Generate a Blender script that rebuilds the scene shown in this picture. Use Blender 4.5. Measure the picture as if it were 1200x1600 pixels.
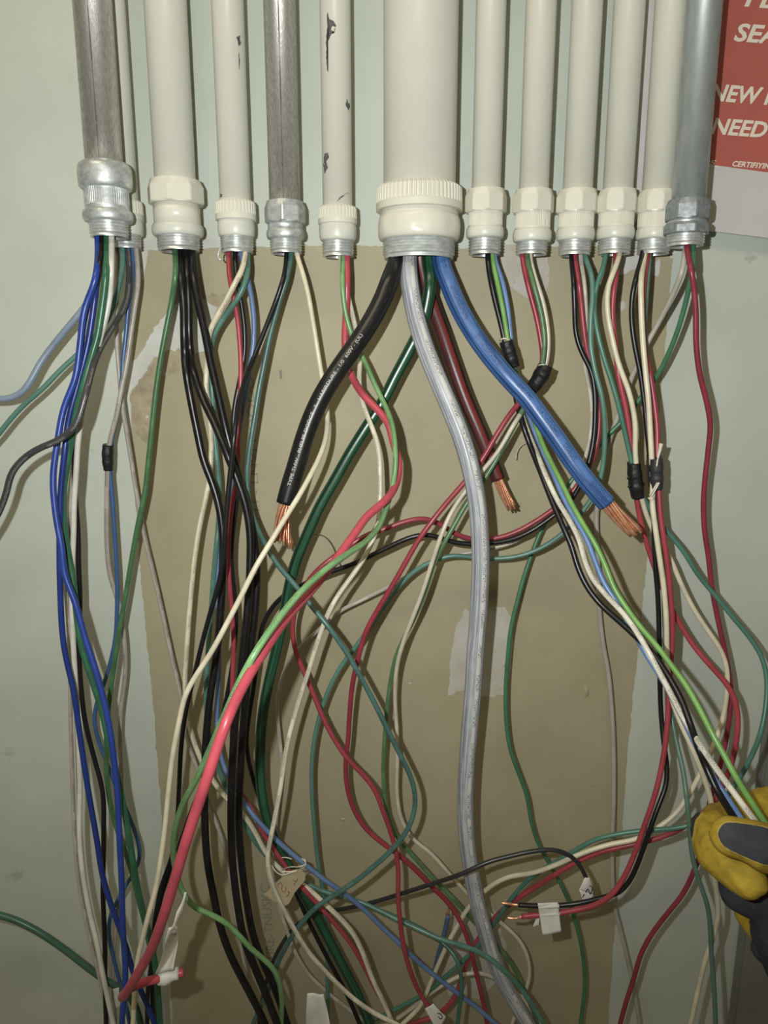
import bpy, bmesh, math, random
import numpy as np
from mathutils import Vector, kdtree
from mathutils.geometry import delaunay_2d_cdt

random.seed(7)
rng = np.random.default_rng(7)
for o in list(bpy.data.objects):
    bpy.data.objects.remove(o, do_unlink=True)
scene = bpy.context.scene
COL = scene.collection

# ------------------------------------------------------------------ camera, world, light
FPX = 1150.0                      # focal length in pixels of the 1200 x 1600 frame
PITCH = math.radians(12.1)        # looking slightly down
DCAM = 0.65                       # lens to wall
HCAM = 1.40
CAM = np.array([0.0, -DCAM, HCAM])
cam_d = bpy.data.cameras.new('camera')
cam = bpy.data.objects.new('camera', cam_d)
COL.objects.link(cam)
cam_d.sensor_fit = 'VERTICAL'
cam_d.sensor_height = 36.0
cam_d.lens = 36.0 * FPX / 1600.0
cam_d.clip_start = 0.01
cam.location = CAM
cam.rotation_euler = (math.pi / 2 - PITCH, 0, 0)
scene.camera = cam

world = bpy.data.worlds.new('room_light')
scene.world = world
world.use_nodes = True
bg = world.node_tree.nodes['Background']
bg.inputs[0].default_value = (1.0, 0.86, 0.58, 1)
bg.inputs[1].default_value = 0.10

fl = bpy.data.lights.new('phone_flash', 'SPOT')
fl.energy = 13.0
fl.color = (0.985, 1.0, 0.99)
fl.shadow_soft_size = 0.004
fl.spot_size = math.radians(150)
fl.spot_blend = 1.0
flash = bpy.data.objects.new('phone_flash', fl)
COL.objects.link(flash)
flash.location = (-0.046, -DCAM + 0.01, HCAM + 0.024)
flash.rotation_euler = (math.pi / 2 + math.radians(5), 0, math.radians(-3))

ceil = bpy.data.lights.new('ceiling_lamp', 'AREA')
ceil.shape = 'RECTANGLE'; ceil.size = 1.2; ceil.size_y = 0.3
ceil.energy = 9.0
ceil.color = (1.0, 0.88, 0.6)
lamp = bpy.data.objects.new('ceiling_lamp', ceil)
COL.objects.link(lamp)
lamp.location = (-0.5, -1.1, 2.55)
lamp.rotation_euler = (math.radians(25), 0, 0)

vs = scene.view_settings
vs.view_transform = 'Standard'
vs.look = 'None'
vs.exposure = -0.13
vs.gamma = 1.0
vs.use_curve_mapping = False

# ------------------------------------------------------------------ helpers
cp, sp = math.cos(PITCH), math.sin(PITCH)
FWD = np.array([0, cp, -sp]); UP = np.array([0, sp, cp]); RT = np.array([1.0, 0, 0])

def P(x, y, d):
    """point of the place seen at photo pixel (x, y), d millimetres in front of the wall"""
    u = (x - 600.0) / FPX; v = (800.0 - y) / FPX
    di = FWD + u * RT + v * UP
    t = (DCAM - d / 1000.0) / di[1]
    return CAM + t * di

def depth(x, y, d):
    v = (800.0 - y) / FPX
    return (DCAM - d / 1000.0) / (cp + sp * v)

def PA(a):
    u = (a[:, 0] - 600.0) / FPX; v = (800.0 - a[:, 1]) / FPX
    di = FWD[None] + u[:, None] * RT[None] + v[:, None] * UP[None]
    t = (DCAM - a[:, 2] / 1000.0) / di[:, 1]
    return CAM[None] + t[:, None] * di

def lin(h):
    h = h.lstrip('#')
    out = []
    for i in (0, 2, 4):
        c = int(h[i:i + 2], 16) / 255.0
        out.append(c / 12.92 if c <= 0.04045 else ((c + 0.055) / 1.055) ** 2.4)
    return (*out, 1.0)

WORLDLOC = {}
def add(name, verts, faces, mat, parent=None, smooth=True, uvs=None, origin=None):
    verts = np.asarray(verts, dtype=float)
    if parent is not None:
        org = WORLDLOC[parent.name]
    else:
        org = np.array(origin) if origin is not None else verts.mean(axis=0)
    me = bpy.data.meshes.new(name)
    me.from_pydata((verts - org).tolist(), [], faces)
    if smooth:
        me.polygons.foreach_set('use_smooth', [True] * len(me.polygons))
    if uvs is not None:
        l = me.uv_layers.new(name='UVMap')
        l.data.foreach_set('uv', np.asarray(uvs, dtype=float).ravel())
    me.update()
    o = bpy.data.objects.new(name, me)
    COL.objects.link(o)
    if mat is not None:
        me.materials.append(mat)
    if parent is not None:
        o.parent = parent
    else:
        o.location = org
    WORLDLOC[o.name] = org
    return o

def empty(name, loc):
    o = bpy.data.objects.new(name, None)
    o.empty_display_size = 0.01
    COL.objects.link(o)
    o.location = loc
    WORLDLOC[o.name] = np.array(loc, dtype=float)
    return o

def tag(o, label, cat=None, group=None, kind=None):
    if label: o['label'] = label
    if cat: o['category'] = cat
    if group: o['group'] = group
    if kind: o['kind'] = kind
    return o

# ------------------------------------------------------------------ materials
def new_mat(name):
    m = bpy.data.materials.new(name); m.use_nodes = True
    nt = m.node_tree
    return m, nt, nt.nodes['Principled BSDF']

def N(nt, t, **kw):
    n = nt.nodes.new(t)
    for k, v in kw.items():
        if k.startswith('i_'):
            n.inputs[int(k[2:])].default_value = v
        else:
            setattr(n, k, v)
    return n

def mixc(nt, fac, a, b):
    m = nt.nodes.new('ShaderNodeMix'); m.data_type = 'RGBA'
    for sock, val in ((m.inputs[0], fac), (m.inputs[6], a), (m.inputs[7], b)):
        if isinstance(val, bpy.types.NodeSocket): nt.links.new(val, sock)
        else: sock.default_value = val
    return m.outputs[2]

def math_(nt, op, a, b=None, c=None):
    m = nt.nodes.new('ShaderNodeMath'); m.operation = op
    for i, val in enumerate((a, b, c)):
        if val is None: continue
        if isinstance(val, bpy.types.NodeSocket): nt.links.new(val, m.inputs[i])
        else: m.inputs[i].default_value = val
    return m.outputs[0]

def ramp(nt, sock, p0, p1):
    r = nt.nodes.new('ShaderNodeMapRange')
    nt.links.new(sock, r.inputs[0])
    r.inputs[1].default_value = p0; r.inputs[2].default_value = p1
    return r.outputs[0]

def noise(nt, vec, scale, detail=3, rough=0.55):
    n = nt.nodes.new('ShaderNodeTexNoise')
    n.inputs['Scale'].default_value = scale
    n.inputs['Detail'].default_value = detail
    n.inputs['Roughness'].default_value = rough
    if vec is not None: nt.links.new(vec, n.inputs['Vector'])
    return n.outputs['Fac']

def geo_pos(nt):
    return nt.nodes.new('ShaderNodeNewGeometry').outputs['Position']

def mapping(nt, vec, scale):
    m = nt.nodes.new('ShaderNodeMapping')
    m.inputs['Scale'].default_value = scale
    nt.links.new(vec, m.inputs['Vector'])
    return m.outputs[0]

def bump(nt, b, h, strength, dist=0.001):
    n = nt.nodes.new('ShaderNodeBump')
    n.inputs['Strength'].default_value = strength
    n.inputs['Distance'].default_value = dist
    nt.links.new(h, n.inputs['Height'])
    nt.links.new(n.outputs[0], b.inputs['Normal'])

def surf_mat(name, c1, c2, scale, rough=0.7, bscale=None, bstr=0.2, bdist=0.0005, stretch=None, spots=None, spec=0.3):
    m, nt, b = new_mat(name)
    pos = geo_pos(nt)
    v = mapping(nt, pos, stretch) if stretch else pos
    f = ramp(nt, noise(nt, v, scale, 5, 0.6), 0.35, 0.68)
    col = mixc(nt, f, lin(c1), lin(c2))
    if spots:
        f2 = ramp(nt, noise(nt, pos, spots[1], 6, 0.65), spots[2], spots[2] + 0.05)
        col = mixc(nt, f2, col, lin(spots[0]))
    nt.links.new(col, b.inputs['Base Color'])
    b.inputs['Roughness'].default_value = rough
    b.inputs['Specular IOR Level'].default_value = spec
    if bscale:
        bump(nt, b, noise(nt, pos, bscale, 4), bstr, bdist)
    return m

M_WALL = surf_mat('wall_paint', 'c9d0c5', 'c0c7bc', 9, 0.5, 55, 0.12, 0.0012, spots=('b3b9af', 20, 0.655))
M_PAPER = surf_mat('drywall_paper', 'aea78a', 'a59e80', 14, 0.6, 700, 0.16, 0.0004, spots=('9c947a', 30, 0.68), spec=0.5)
M_PLASTER = surf_mat('plaster', 'd3d4cd', 'c2c2b8', 40, 0.8, 300, 0.35, 0.0006, spots=('b1ab98', 60, 0.62))
M_PLASTER_T = surf_mat('thin_plaster', 'c4c3bb', 'b9b4a2', 60, 0.8, 260, 0.35, 0.0005, spots=('aba287', 110, 0.60))
M_TORN = surf_mat('torn_paper', '948a72', 'b9ae93', 60, 0.9, 400, 0.6, 0.0008, spots=('d0cdc2', 80, 0.62))
M_CREAMP = surf_mat('cream_paint', 'dfdecf', 'd8d8c8', 12, 0.32, 120, 0.10, 0.0006, spec=0.45)
M_CREAMP2 = surf_mat('cream_paint_thin', 'dbdbcd', 'cdd0c7', 70, 0.35, 220, 0.2, 0.0005, spots=('b5b9b6', 110, 0.68), spec=0.45)
M_CHIP = surf_mat('bare_steel_chip', '6d6f6e', '4c4d4b', 500, 0.6, 600, 0.3, 0.0003)
M_PANEL = surf_mat('grey_enamel', '83847d', '7a7b74', 20, 0.5, 200, 0.05)

def metal_mat(name, c1, c2, scale, rough, stretch, metal=0.85, spots=None, bstr=0.25):
    m, nt, b = new_mat(name)
    tc = nt.nodes.new('ShaderNodeTexCoord').outputs['Object']
    v = mapping(nt, tc, stretch)
    n = noise(nt, v, scale, 5, 0.65)
    col = mixc(nt, ramp(nt, n, 0.36, 0.64), lin(c1), lin(c2))
    if spots:
        col = mixc(nt, ramp(nt, noise(nt, tc, spots[1], 4), spots[2], spots[2] + 0.08), col, lin(spots[0]))
    nt.links.new(col, b.inputs['Base Color'])
    b.inputs['Metallic'].default_value = metal
    nt.links.new(math_(nt, 'MULTIPLY_ADD', n, 0.3, rough - 0.12), b.inputs['Roughness'])
    bump(nt, b, n, bstr, 0.0004)
    return m

M_STEEL = metal_mat('raw_steel_tube', 'e4e3dc', 'b9b7ae', 1100, 0.38, (1, 1, 0.25), 0.8, bstr=0.35)
M_GALV = metal_mat('galvanized_tube', 'c4cbc9', 'b0b8b5', 200, 0.45, (1, 1, 0.3), 0.6, bstr=0.1)
M_ZINC = metal_mat('zinc_fitting', 'e2e6e6', 'b4bab9', 160, 0.42, (1, 1, 1.5), 0.62, spots=('8d908c', 90, 0.66))
M_THREAD = metal_mat('zinc_thread', 'eef0ee', 'c9cecd', 120, 0.34, (1, 1, 3), 0.7, bstr=0.08)
M_DARKZINC = metal_mat('dull_zinc_nut', 'a0a7aa', '868d90', 300, 0.50, (1, 1, 1), 0.45)
M_THREADP = metal_mat('painted_thread', 'd8dcda', 'b6bbb8', 120, 0.42, (1, 1, 4), 0.35)
M_COPPER = metal_mat('copper', 'ffc9a8', 'e09a70', 300, 0.28, (1, 1, 1), 0.7, bstr=0.1)
M_INSIDE = surf_mat('conduit_inside', '8d8b80', '77756c', 60, 0.8)

def plain(name, h, rough=0.5, spec=0.4):
    m, nt, b = new_mat(name)
    b.inputs['Base Color'].default_value = lin(h)
    b.inputs['Roughness'].default_value = rough
    b.inputs['Specular IOR Level'].default_value = spec
    return m

_wm = {}
def wire_mat(h, rough=0.33, prt=None, v0=0.5, vw=0.09, streak=None, sfreq=8.0, samt=0.5, dust=None, lines=()):
    """insulation: colour, ink print along the wire (UV: u = mm of length, v = turn round the wire), lengthwise streaks, dusty scuffs"""
    key = (h, rough, prt, v0, vw, streak, sfreq, samt, dust, tuple(lines))
    if key in _wm: return _wm[key]
    m, nt, b = new_mat('insulation_' + h)
    uv = nt.nodes.new('ShaderNodeUVMap'); uv.uv_map = 'UVMap'
    sep = nt.nodes.new('ShaderNodeSeparateXYZ'); nt.links.new(uv.outputs[0], sep.inputs[0])
    u, v = sep.outputs[0], sep.outputs[1]
    c = lin(h)
    g_ = 0.3 * c[0] + 0.55 * c[1] + 0.15 * c[2]
    c = tuple(g_ + (x - g_) * 0.80 for x in c[:3]) + (1,)
    c2 = tuple(min(1, x * 0.82) for x in c[:3]) + (1,)
    col = mixc(nt, ramp(nt, noise(nt, geo_pos(nt), 60, 3), 0.4, 0.65), c, c2)
    if streak:
        comb = nt.nodes.new('ShaderNodeCombineXYZ')
        nt.links.new(math_(nt, 'MULTIPLY', u, 0.012), comb.inputs[0])
        nt.links.new(math_(nt, 'MULTIPLY', v, sfreq * 3.0), comb.inputs[1])
        f = ramp(nt, noise(nt, comb.outputs[0], 1.0, 4, 0.6), 0.50, 0.60)
        col = mixc(nt, math_(nt, 'MULTIPLY', f, samt), col, lin(streak))
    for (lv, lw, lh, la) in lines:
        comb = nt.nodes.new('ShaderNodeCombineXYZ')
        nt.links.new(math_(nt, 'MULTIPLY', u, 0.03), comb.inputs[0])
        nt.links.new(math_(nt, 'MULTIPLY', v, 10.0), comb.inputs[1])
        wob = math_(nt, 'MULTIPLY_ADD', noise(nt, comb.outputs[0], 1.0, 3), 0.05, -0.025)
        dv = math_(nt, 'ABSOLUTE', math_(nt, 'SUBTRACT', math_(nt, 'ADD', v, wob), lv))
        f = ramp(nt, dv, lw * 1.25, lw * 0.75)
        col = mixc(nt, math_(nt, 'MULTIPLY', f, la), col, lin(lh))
    if dust:
        comb = nt.nodes.new('ShaderNodeCombineXYZ')
        nt.links.new(math_(nt, 'MULTIPLY', u, 0.10), comb.inputs[0])
        nt.links.new(math_(nt, 'MULTIPLY', v, 22.0), comb.inputs[1])
        f = ramp(nt, noise(nt, comb.outputs[0], 1.0, 5, 0.7), 0.56, 0.72)
        col = mixc(nt, math_(nt, 'MULTIPLY', f, 0.55), col, lin(dust))
    if prt:
        comb = nt.nodes.new('ShaderNodeCombineXYZ')
        nt.links.new(math_(nt, 'MULTIPLY', u, 1.5), comb.inputs[0])
        nt.links.new(math_(nt, 'MULTIPLY', v, 26.0), comb.inputs[1])
        ink = ramp(nt, noise(nt, comb.outputs[0], 1.0, 1), 0.50, 0.53)
        band = math_(nt, 'LESS_THAN', math_(nt, 'ABSOLUTE', math_(nt, 'SUBTRACT', v, v0)), vw)
        comb2 = nt.nodes.new('ShaderNodeCombineXYZ')
        nt.links.new(math_(nt, 'MULTIPLY', u, 0.045), comb2.inputs[0])
        gap = ramp(nt, noise(nt, comb2.outputs[0], 1.0, 0), 0.45, 0.47)
        f = math_(nt, 'MULTIPLY', math_(nt, 'MULTIPLY', ink, band), gap)
        col = mixc(nt, math_(nt, 'MULTIPLY', f, 0.6), col, lin(prt))
    nt.links.new(col, b.inputs['Base Color'])
    b.inputs['Roughness'].default_value = rough
    b.inputs['Specular IOR Level'].default_value = 0.5
    bump(nt, b, noise(nt, geo_pos(nt), 350, 2), 0.06, 0.0005)
    _wm[key] = m
    return m

# ------------------------------------------------------------------ mesh makers
def frames(path):
    t = np.gradient(path, axis=0)
    t /= np.linalg.norm(t, axis=1)[:, None] + 1e-12
    tc = CAM[None] * np.array([1, 1, 1]) - path
    tc[:, 1] -= 0.25
    n = tc - (tc * t).sum(1)[:, None] * t
    n /= np.linalg.norm(n, axis=1)[:, None] + 1e-12
    left = np.cross(t, n)
    return t, n, left

def tube_data(path, r, sides=10, rib=None, flat=1.0, caps=True, boxy=False):
    path = np.asarray(path, float)
    n_ = len(path)
    r = np.full(n_, r) if np.isscalar(r) else np.asarray(r, float)
    t, n, b = frames(path)
    a = np.linspace(0, 2 * math.pi, sides, endpoint=False)
    rr = np.ones(sides) if rib is None else rib(a)
    if boxy: rr = (np.abs(np.cos(a)) ** 3.5 + np.abs(np.sin(a)) ** 3.5) ** (-1 / 3.5)
    # v = 0.5 faces the viewer's side
    ca, sa = -np.cos(a) * rr, -np.sin(a) * rr
    V = path[:, None, :] + r[:, None, None] * (ca[None, :, None] * n[:, None, :] * flat + sa[None, :, None] * b[:, None, :])
    V = V.reshape(-1, 3)
    seg = np.linalg.norm(np.diff(path, axis=0), axis=1)
    u = np.concatenate([[0], np.cumsum(seg)]) * 1000.0
    F, UVs = [], []
    for i in range(n_ - 1):
        for j in range(sides):
            k = (j + 1) % sides
            F.append((i * sides + j, i * sides + k, (i + 1) * sides + k, (i + 1) * sides + j))
            v0, v1 = j / sides, (j + 1) / sides
            UVs += [(u[i], v0), (u[i], v1), (u[i + 1], v1), (u[i + 1], v0)]
    if caps:
        F.append(tuple(range(sides - 1, -1, -1))); UVs += [(0, 0)] * sides
        F.append(tuple((n_ - 1) * sides + j for j in range(sides))); UVs += [(u[-1], 0)] * sides
    return V, F, UVs

def catmull(pts, step):
    p = np.asarray(pts, float)
    p = np.vstack([2 * p[0] - p[1], p, 2 * p[-1] - p[-2]])
    out = []
    for i in range(1, len(p) - 2):
        p0, p1, p2, p3 = p[i - 1:i + 3]
        L = np.linalg.norm((p2 - p1)[:2])
        n = max(2, int(L / step))
        tt = np.linspace(0, 1, n, endpoint=False)[:, None]
        d1 = np.linalg.norm((p1 - p0)[:2]) + 1e-6; d2 = L + 1e-6; d3 = np.linalg.norm((p3 - p2)[:2]) + 1e-6
        m1 = ((p1 - p0) / d1 * d2 + (p2 - p1) / d2 * d1) / (d1 + d2) * d2
        m2 = ((p2 - p1) / d2 * d3 + (p3 - p2) / d3 * d2) / (d2 + d3) * d2
        h1 = 2 * tt**3 - 3 * tt**2 + 1; h2 = tt**3 - 2 * tt**2 + tt
        h3 = -2 * tt**3 + 3 * tt**2; h4 = tt**3 - tt**2
        out.append(h1 * p1 + h2 * m1 + h3 * p2 + h4 * m2)
    out.append(p[-2][None])
    return np.vstack(out)

def gsmooth(a, sigma):
    k = int(3 * sigma)
    if k < 1 or len(a) < 4: return a
    x = np.arange(-k, k + 1); w = np.exp(-x * x / (2 * sigma * sigma)); w /= w.sum()
    out = np.empty_like(a)
    for c in range(a.shape[1]):
        ext = np.concatenate([2 * a[0, c] - a[1:k + 1, c][::-1] if len(a) > k else np.full(k, a[0, c]), a[:, c],
                              2 * a[-1, c] - a[-k - 1:-1, c][::-1] if len(a) > k else np.full(k, a[-1, c])])
        out[:, c] = np.convolve(ext, w, 'valid')
    return out

def fill_depth(pts):
    """points (x, y) or (x, y, d); missing depths are interpolated along the run"""
    xy = np.array([p[:2] for p in pts], float)
    s = np.concatenate([[0], np.cumsum(np.linalg.norm(np.diff(xy, axis=0), axis=1))])
    k = [i for i, p in enumerate(pts) if len(p) > 2]
    d = np.interp(s, s[k], [pts[i][2] for i in k])
    return np.column_stack([xy, d])

def px_tube(name, pts, r_mm, mat, parent=None, sides=8, step=4, smooth=1.5, origin_first=True, flat=1.0, caps=True):
    a = gsmooth(catmull(fill_depth(pts), step), smooth)
    w = PA(a)
    rr = r_mm / 1000.0 if np.isscalar(r_mm) else np.interp(np.linspace(0, 1, len(w)), np.linspace(0, 1, len(r_mm)), r_mm) / 1000.0
    V, F, U = tube_data(w, rr, sides, flat=flat, caps=caps)
    return add(name, V, F, mat, parent, True, U, origin=w[0])

def poly_plate(name, pts, d, thick, mat, parent, jitter=0.0, sub=1, smooth=False):
    """flat irregular patch: outline in photo pixels on the plane d mm before the wall, with a real thickness (mm)"""
    pts = [np.array(p, float) for p in pts]
    o = []
    for i in range(len(pts)):
        a, b = pts[i], pts[(i + 1) % len(pts)]
        n = max(1, int(np.linalg.norm(b - a) / 6)) if jitter else sub
        for k in range(n):
            q = a + (b - a) * k / n
            if jitter: q = q + rng.normal(0, jitter, 2)
            o.append(q)
    n = len(o)
    lo = np.min(o, axis=0); hi = np.max(o, axis=0)
    stp = max(6.0, (hi - lo).max() / 24)
    inner = [Vector((x, y)) for x in np.arange(lo[0] + stp / 2, hi[0], stp) for y in np.arange(lo[1] + stp / 2, hi[1], stp)]
    res = delaunay_2d_cdt([Vector(q) for q in o] + inner, [], [list(range(n))], 1, 1e-4)
    v2, e2, f2 = res[0], res[1], res[2]
    V = [P(q[0], q[1], d + thick) for q in v2]
    m0 = len(V)
    F = []
    for f in f2:
        f = list(f)
        a, b, c = (v2[i] for i in f[:3])
        if (b[0] - a[0]) * (c[1] - a[1]) - (b[1] - a[1]) * (c[0] - a[0]) > 0: f = f[::-1]
        F.append(tuple(f))
    cnt = {}
    for f in F:
        for a, b in zip(f, f[1:] + f[:1]):
            k = (min(a, b), max(a, b)); cnt.setdefault(k, []).append((a, b))
    low = {}
    for k, l in cnt.items():
        if len(l) == 1:
            a, b = l[0]
            for q in (a, b):
                if q not in low:
                    low[q] = len(V); V.append(P(v2[q][0], v2[q][1], d))
            F.append((b, a, low[a], low[b]))
    return add(name, V, F, mat, parent, smooth)

def box_data(x0, x1, y0, y1, z0, z1):
    V = [(x, y, z) for x in (x0, x1) for y in (y0, y1) for z in (z0, z1)]
    F = [(0, 1, 3, 2), (4, 6, 7, 5), (0, 4, 5, 1), (2, 3, 7, 6), (0, 2, 6, 4), (1, 5, 7, 3)]
    return V, F

def sheet_data(corners, nu=10, nv=10, wave=0.0, thick=0.00025, seed=0):
    """thin bent sheet; corners are world points TL, TR, BR, BL"""
    r = np.random.default_rng(seed)
    tl, tr, br, bl = [np.array(c) for c in corners]
    nrm = np.cross(tr - tl, bl - tl); nrm /= np.linalg.norm(nrm)
    ph = r.uniform(0, 6, 3)
    V = []
    for k in (0, 1):
        for j in range(nv + 1):
            for i in range(nu + 1):
                s, t = i / nu, j / nv
                p = (tl * (1 - s) + tr * s) * (1 - t) + (bl * (1 - s) + br * s) * t
                w = wave * (math.sin(3.1 * s * 2 + ph[0]) * 0.5 + math.sin(4 * t + 2 * s + ph[1]))
                V.append(p + nrm * (w + k * thick))
    n = nu + 1; m = n * (nv + 1)
    F = []
    for j in range(nv):
        for i in range(nu):
            q = (j * n + i, j * n + i + 1, (j + 1) * n + i + 1, (j + 1) * n + i)
            F.append(q); F.append(tuple(m + x for x in q[::-1]))
    ring = [i for i in range(n)] + [j * n + nu for j in range(1, nv + 1)] + [nv * n + i for i in range(nu - 1, -1, -1)] + [j * n for j in range(nv - 1, 0, -1)]
    for a, b in zip(ring, ring[1:] + ring[:1]):
        F.append((b, a, m + a, m + b))
    return V, F

def text_mesh(s, shear=0.0, offset=0.0, spacing=1.0):
    """vertices (0..width, 0..1 = cap height) and faces of a line of lettering"""
    c = bpy.data.curves.new('lettering', 'FONT')
    c.body = s; c.size = 1.0; c.shear = shear; c.offset = offset; c.space_character = spacing
    c.resolution_u = 3
    c.fill_mode = 'FRONT'
    o = bpy.data.objects.new('lettering', c)
    COL.objects.link(o)
    dg = bpy.context.evaluated_depsgraph_get()
    me = bpy.data.meshes.new_from_object(o.evaluated_get(dg))
    V = np.array([v.co[:] for v in me.vertices]); F = [tuple(p.vertices) for p in me.polygons]
    bpy.data.objects.remove(o); bpy.data.curves.remove(c); bpy.data.meshes.remove(me)
    V[:, 0] -= V[:, 0].min()
    V[:, 1] /= 0.729
    return V, F

# ------------------------------------------------------------------ the wall
V, F = box_data(-1.0, 1.0, 0.0, 0.016, HCAM - 1.25, HCAM + 0.85)
wall = add('wall_back', V, F, M_WALL, smooth=False, origin=(0, 0, HCAM - 1.25))
tag(wall, 'grey painted wall behind the conduits', kind='structure')

L_EDGE = [(222, 392), (214, 450), (206, 560), (204, 690), (211, 760), (217, 867), (229, 1000), (238, 1083), (247, 1200), (254, 1300), (262, 1450), (270, 1600), (277, 1760), (286, 1900)]
R_EDGE = [(1052, 388), (1047, 450), (1039, 540), (1030, 650), (1020, 760), (1010, 880), (1001, 980), (990, 1080), (980, 1180), (972, 1300), (963, 1420), (953, 1560), (944, 1700), (930, 1900)]
dry = poly_plate('bare_drywall', L_EDGE + R_EDGE[::-1] + [(900, 384), (760, 389), (640, 386), (520, 383), (400, 386), (300, 389)], 0.0, 0.15, M_PAPER, wall, jitter=0.7)
dry['label'] = 'brown unpainted drywall paper left where a panel was'

for nm, pts, d, th, mt, jt in [
    ('torn_paper_patch', [(232, 575), (262, 550), (284, 560), (280, 578), (258, 590), (243, 612), (232, 645), (234, 700), (220, 690), (206, 650), (203, 618)], 0.5, 0.3, M_TORN, 2.5),
    ('plaster_smear', [(276, 470), (300, 466), (322, 468), (338, 482), (330, 510), (318, 548), (300, 556), (280, 545), (262, 548), (240, 560), (232, 575), (215, 600), (205, 612), (185, 612), (160, 603), (180, 592), (205, 570), (222, 545), (243, 512), (262, 488)], 0.5, 0.6, M_PLASTER, 1.6),
    ('torn_paper_patch', [(312, 462), (352, 458), (356, 468), (340, 478), (328, 474)], 0.6, 0.3, M_TORN, 1.5),
    ('plaster_smear', [(205, 378), (240, 370), (330, 366), (338, 380), (290, 384), (232, 390), (222, 440), (219, 392)], 0.4, 0.5, M_PLASTER, 1.2),
    ('plaster_smear', [(778, 386), (800, 380), (854, 384), (857, 440), (850, 468), (832, 470), (803, 452), (787, 428)], 0.5, 0.25, M_PLASTER_T, 1.2),
    ('plaster_smear', [(972, 402), (983, 388), (999, 388), (998, 412), (986, 424), (972, 430), (960, 428), (958, 412)], 0.5, 0.7, M_PLASTER, 1.0),
    ('plaster_smear', [(1018, 402), (1024, 410), (1031, 404), (1031, 424), (1027, 432), (1018, 430)], 0.5, 0.6, M_PLASTER, 0.8),
    ('torn_paper_patch', [(945, 410), (958, 405), (962, 430), (975, 445), (968, 462), (950, 455)], 0.5, 0.2, M_TORN, 1.6),
    ('paint_flap', [(1046, 388), (1056, 384), (1058, 402), (1047, 403)], 0.5, 1.2, M_PLASTER, 0.5),
    ('plaster_smear', [(701, 1085), (703, 1030), (712, 980), (727, 950), (740, 962), (765, 949), (788, 948), (799, 968), (803, 1000), (798, 1050), (790, 1086), (745, 1089), (724, 1078)], 0.5, 0.5, M_PLASTER_T, 1.0),
    ('plaster_smear', [(698, 1432), (725, 1426), (770, 1413), (782, 1450), (792, 1480), (786, 1510), (772, 1540), (746, 1562), (720, 1556), (702, 1560), (695, 1530), (697, 1500), (706, 1460)], 0.5, 0.4, M_PLASTER_T, 2.5),
    ('paper_chip', [(505, 1052), (514, 1041), (526, 1044), (523, 1058), (509, 1066)], 0.5, 1.6, M_PAPER, 0.5),
]:
    poly_plate(nm, pts, 0.15 + (d - 0.5) * 0.4 if d > 0.45 else 0.0, 0.12 + th * 0.25 if th < 1 else th, mt, wall, jitter=min(jt, 1.5))

def blob(name, x, y, d, r, sy, mat, parent, seed=0):
    """small raised lump of filler on the wall"""
    rr = np.random.default_rng(seed)
    c = P(x, y, d); V = [c + np.array([0, -0.0012, 0])]; n = 14
    rad = r / 1000 * rr.uniform(0.75, 1.15, n)
    for q, h in ((0.6, 0.0009), (1.0, 0.0)):
        for i in range(n):
            a = 2 * math.pi * i / n
            V.append(c + np.array([math.cos(a) * rad[i] * q, -h, math.sin(a) * rad[i] * q * sy]))
    F = [(0, 1 + i, 1 + (i + 1) % n) for i in range(n)] + [(1 + i, 1 + n + i, 1 + n + (i + 1) % n, 1 + (i + 1) % n) for i in range(n)]
    return add(name, V, F, mat, parent)
blob('filler_spot', 972, 478, 0.5, 4.0, 1.1, M_PLASTER, wall, 1)
blob('screw_dimple', 916, 1081, 0.5, 3.0, 2.2, M_PAPER, wall, 2)
blob('screw_dimple', 916, 1081, 0.8, 1.3, 1, M_TORN, wall, 3)
blob('paper_dent', 536, 1280, 0.5, 3.0, 0.6, M_PAPER, wall, 4)
blob('paper_dent', 640, 1068, 0.5, 2.0, 0.6, M_PLASTER_T, wall, 5)

# faded print running down the drywall paper
M_INK = surf_mat('faded_ink', '84877e', '98937b', 300, 0.9)
def wall_print(s, x0, y0, x1, y1, hpx):
    V, F = text_mesh(s)
    W = V[:, 0].max()
    a, b = P(x0, y0, 0.6), P(x1, y1, 0.6)
    ax = (b - a); L = np.linalg.norm(ax); ax /= L
    up = np.cross(np.array([0, -1.0, 0]), ax)
    hh = hpx * depth(x0, y0, 0) / FPX
    W3 = a[None] + ax[None] * (V[:, :1] / W * L) + up[None] * (V[:, 1:2] * hh)
    o = add('printed_marking', W3, F, M_INK, wall, False)
wall_print('TIRE-TNUSKC', 431, 1502, 421, 1382, 15)
wall_print('M.I - LNVM-OODU', 406, 812, 396, 590, 12)
wall_print('I', 441, 592, 440, 578, 4)

# grey enclosure edge low on the right
xa = P(1225, 1000, 14)[0]
V, F = box_data(xa - 0.004, xa + 0.30, -0.014, -0.0005, HCAM - 1.1, P(1197, 700, 14)[2] + 0.25)
bm = bmesh.new()
vv = [bm.verts.new(v) for v in V]
for f in F: bm.faces.new([vv[i] for i in f])
bmesh.ops.recalc_face_normals(bm, faces=bm.faces)
bmesh.ops.bevel(bm, geom=list(bm.edges), offset=0.002, segments=2, affect='EDGES')
bm.verts.index_update()
pan = empty('panel_cover', (xa + 0.148, -0.007, HCAM - 1.1))
add('cover_plate', [tuple(v.co) for v in bm.verts], [tuple(v.index for v in f.verts) for f in bm.faces], M_PANEL, pan, False)
bm.free()
tag(pan, 'dark grey metal panel cover on the wall below the glove', 'panel')

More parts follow.
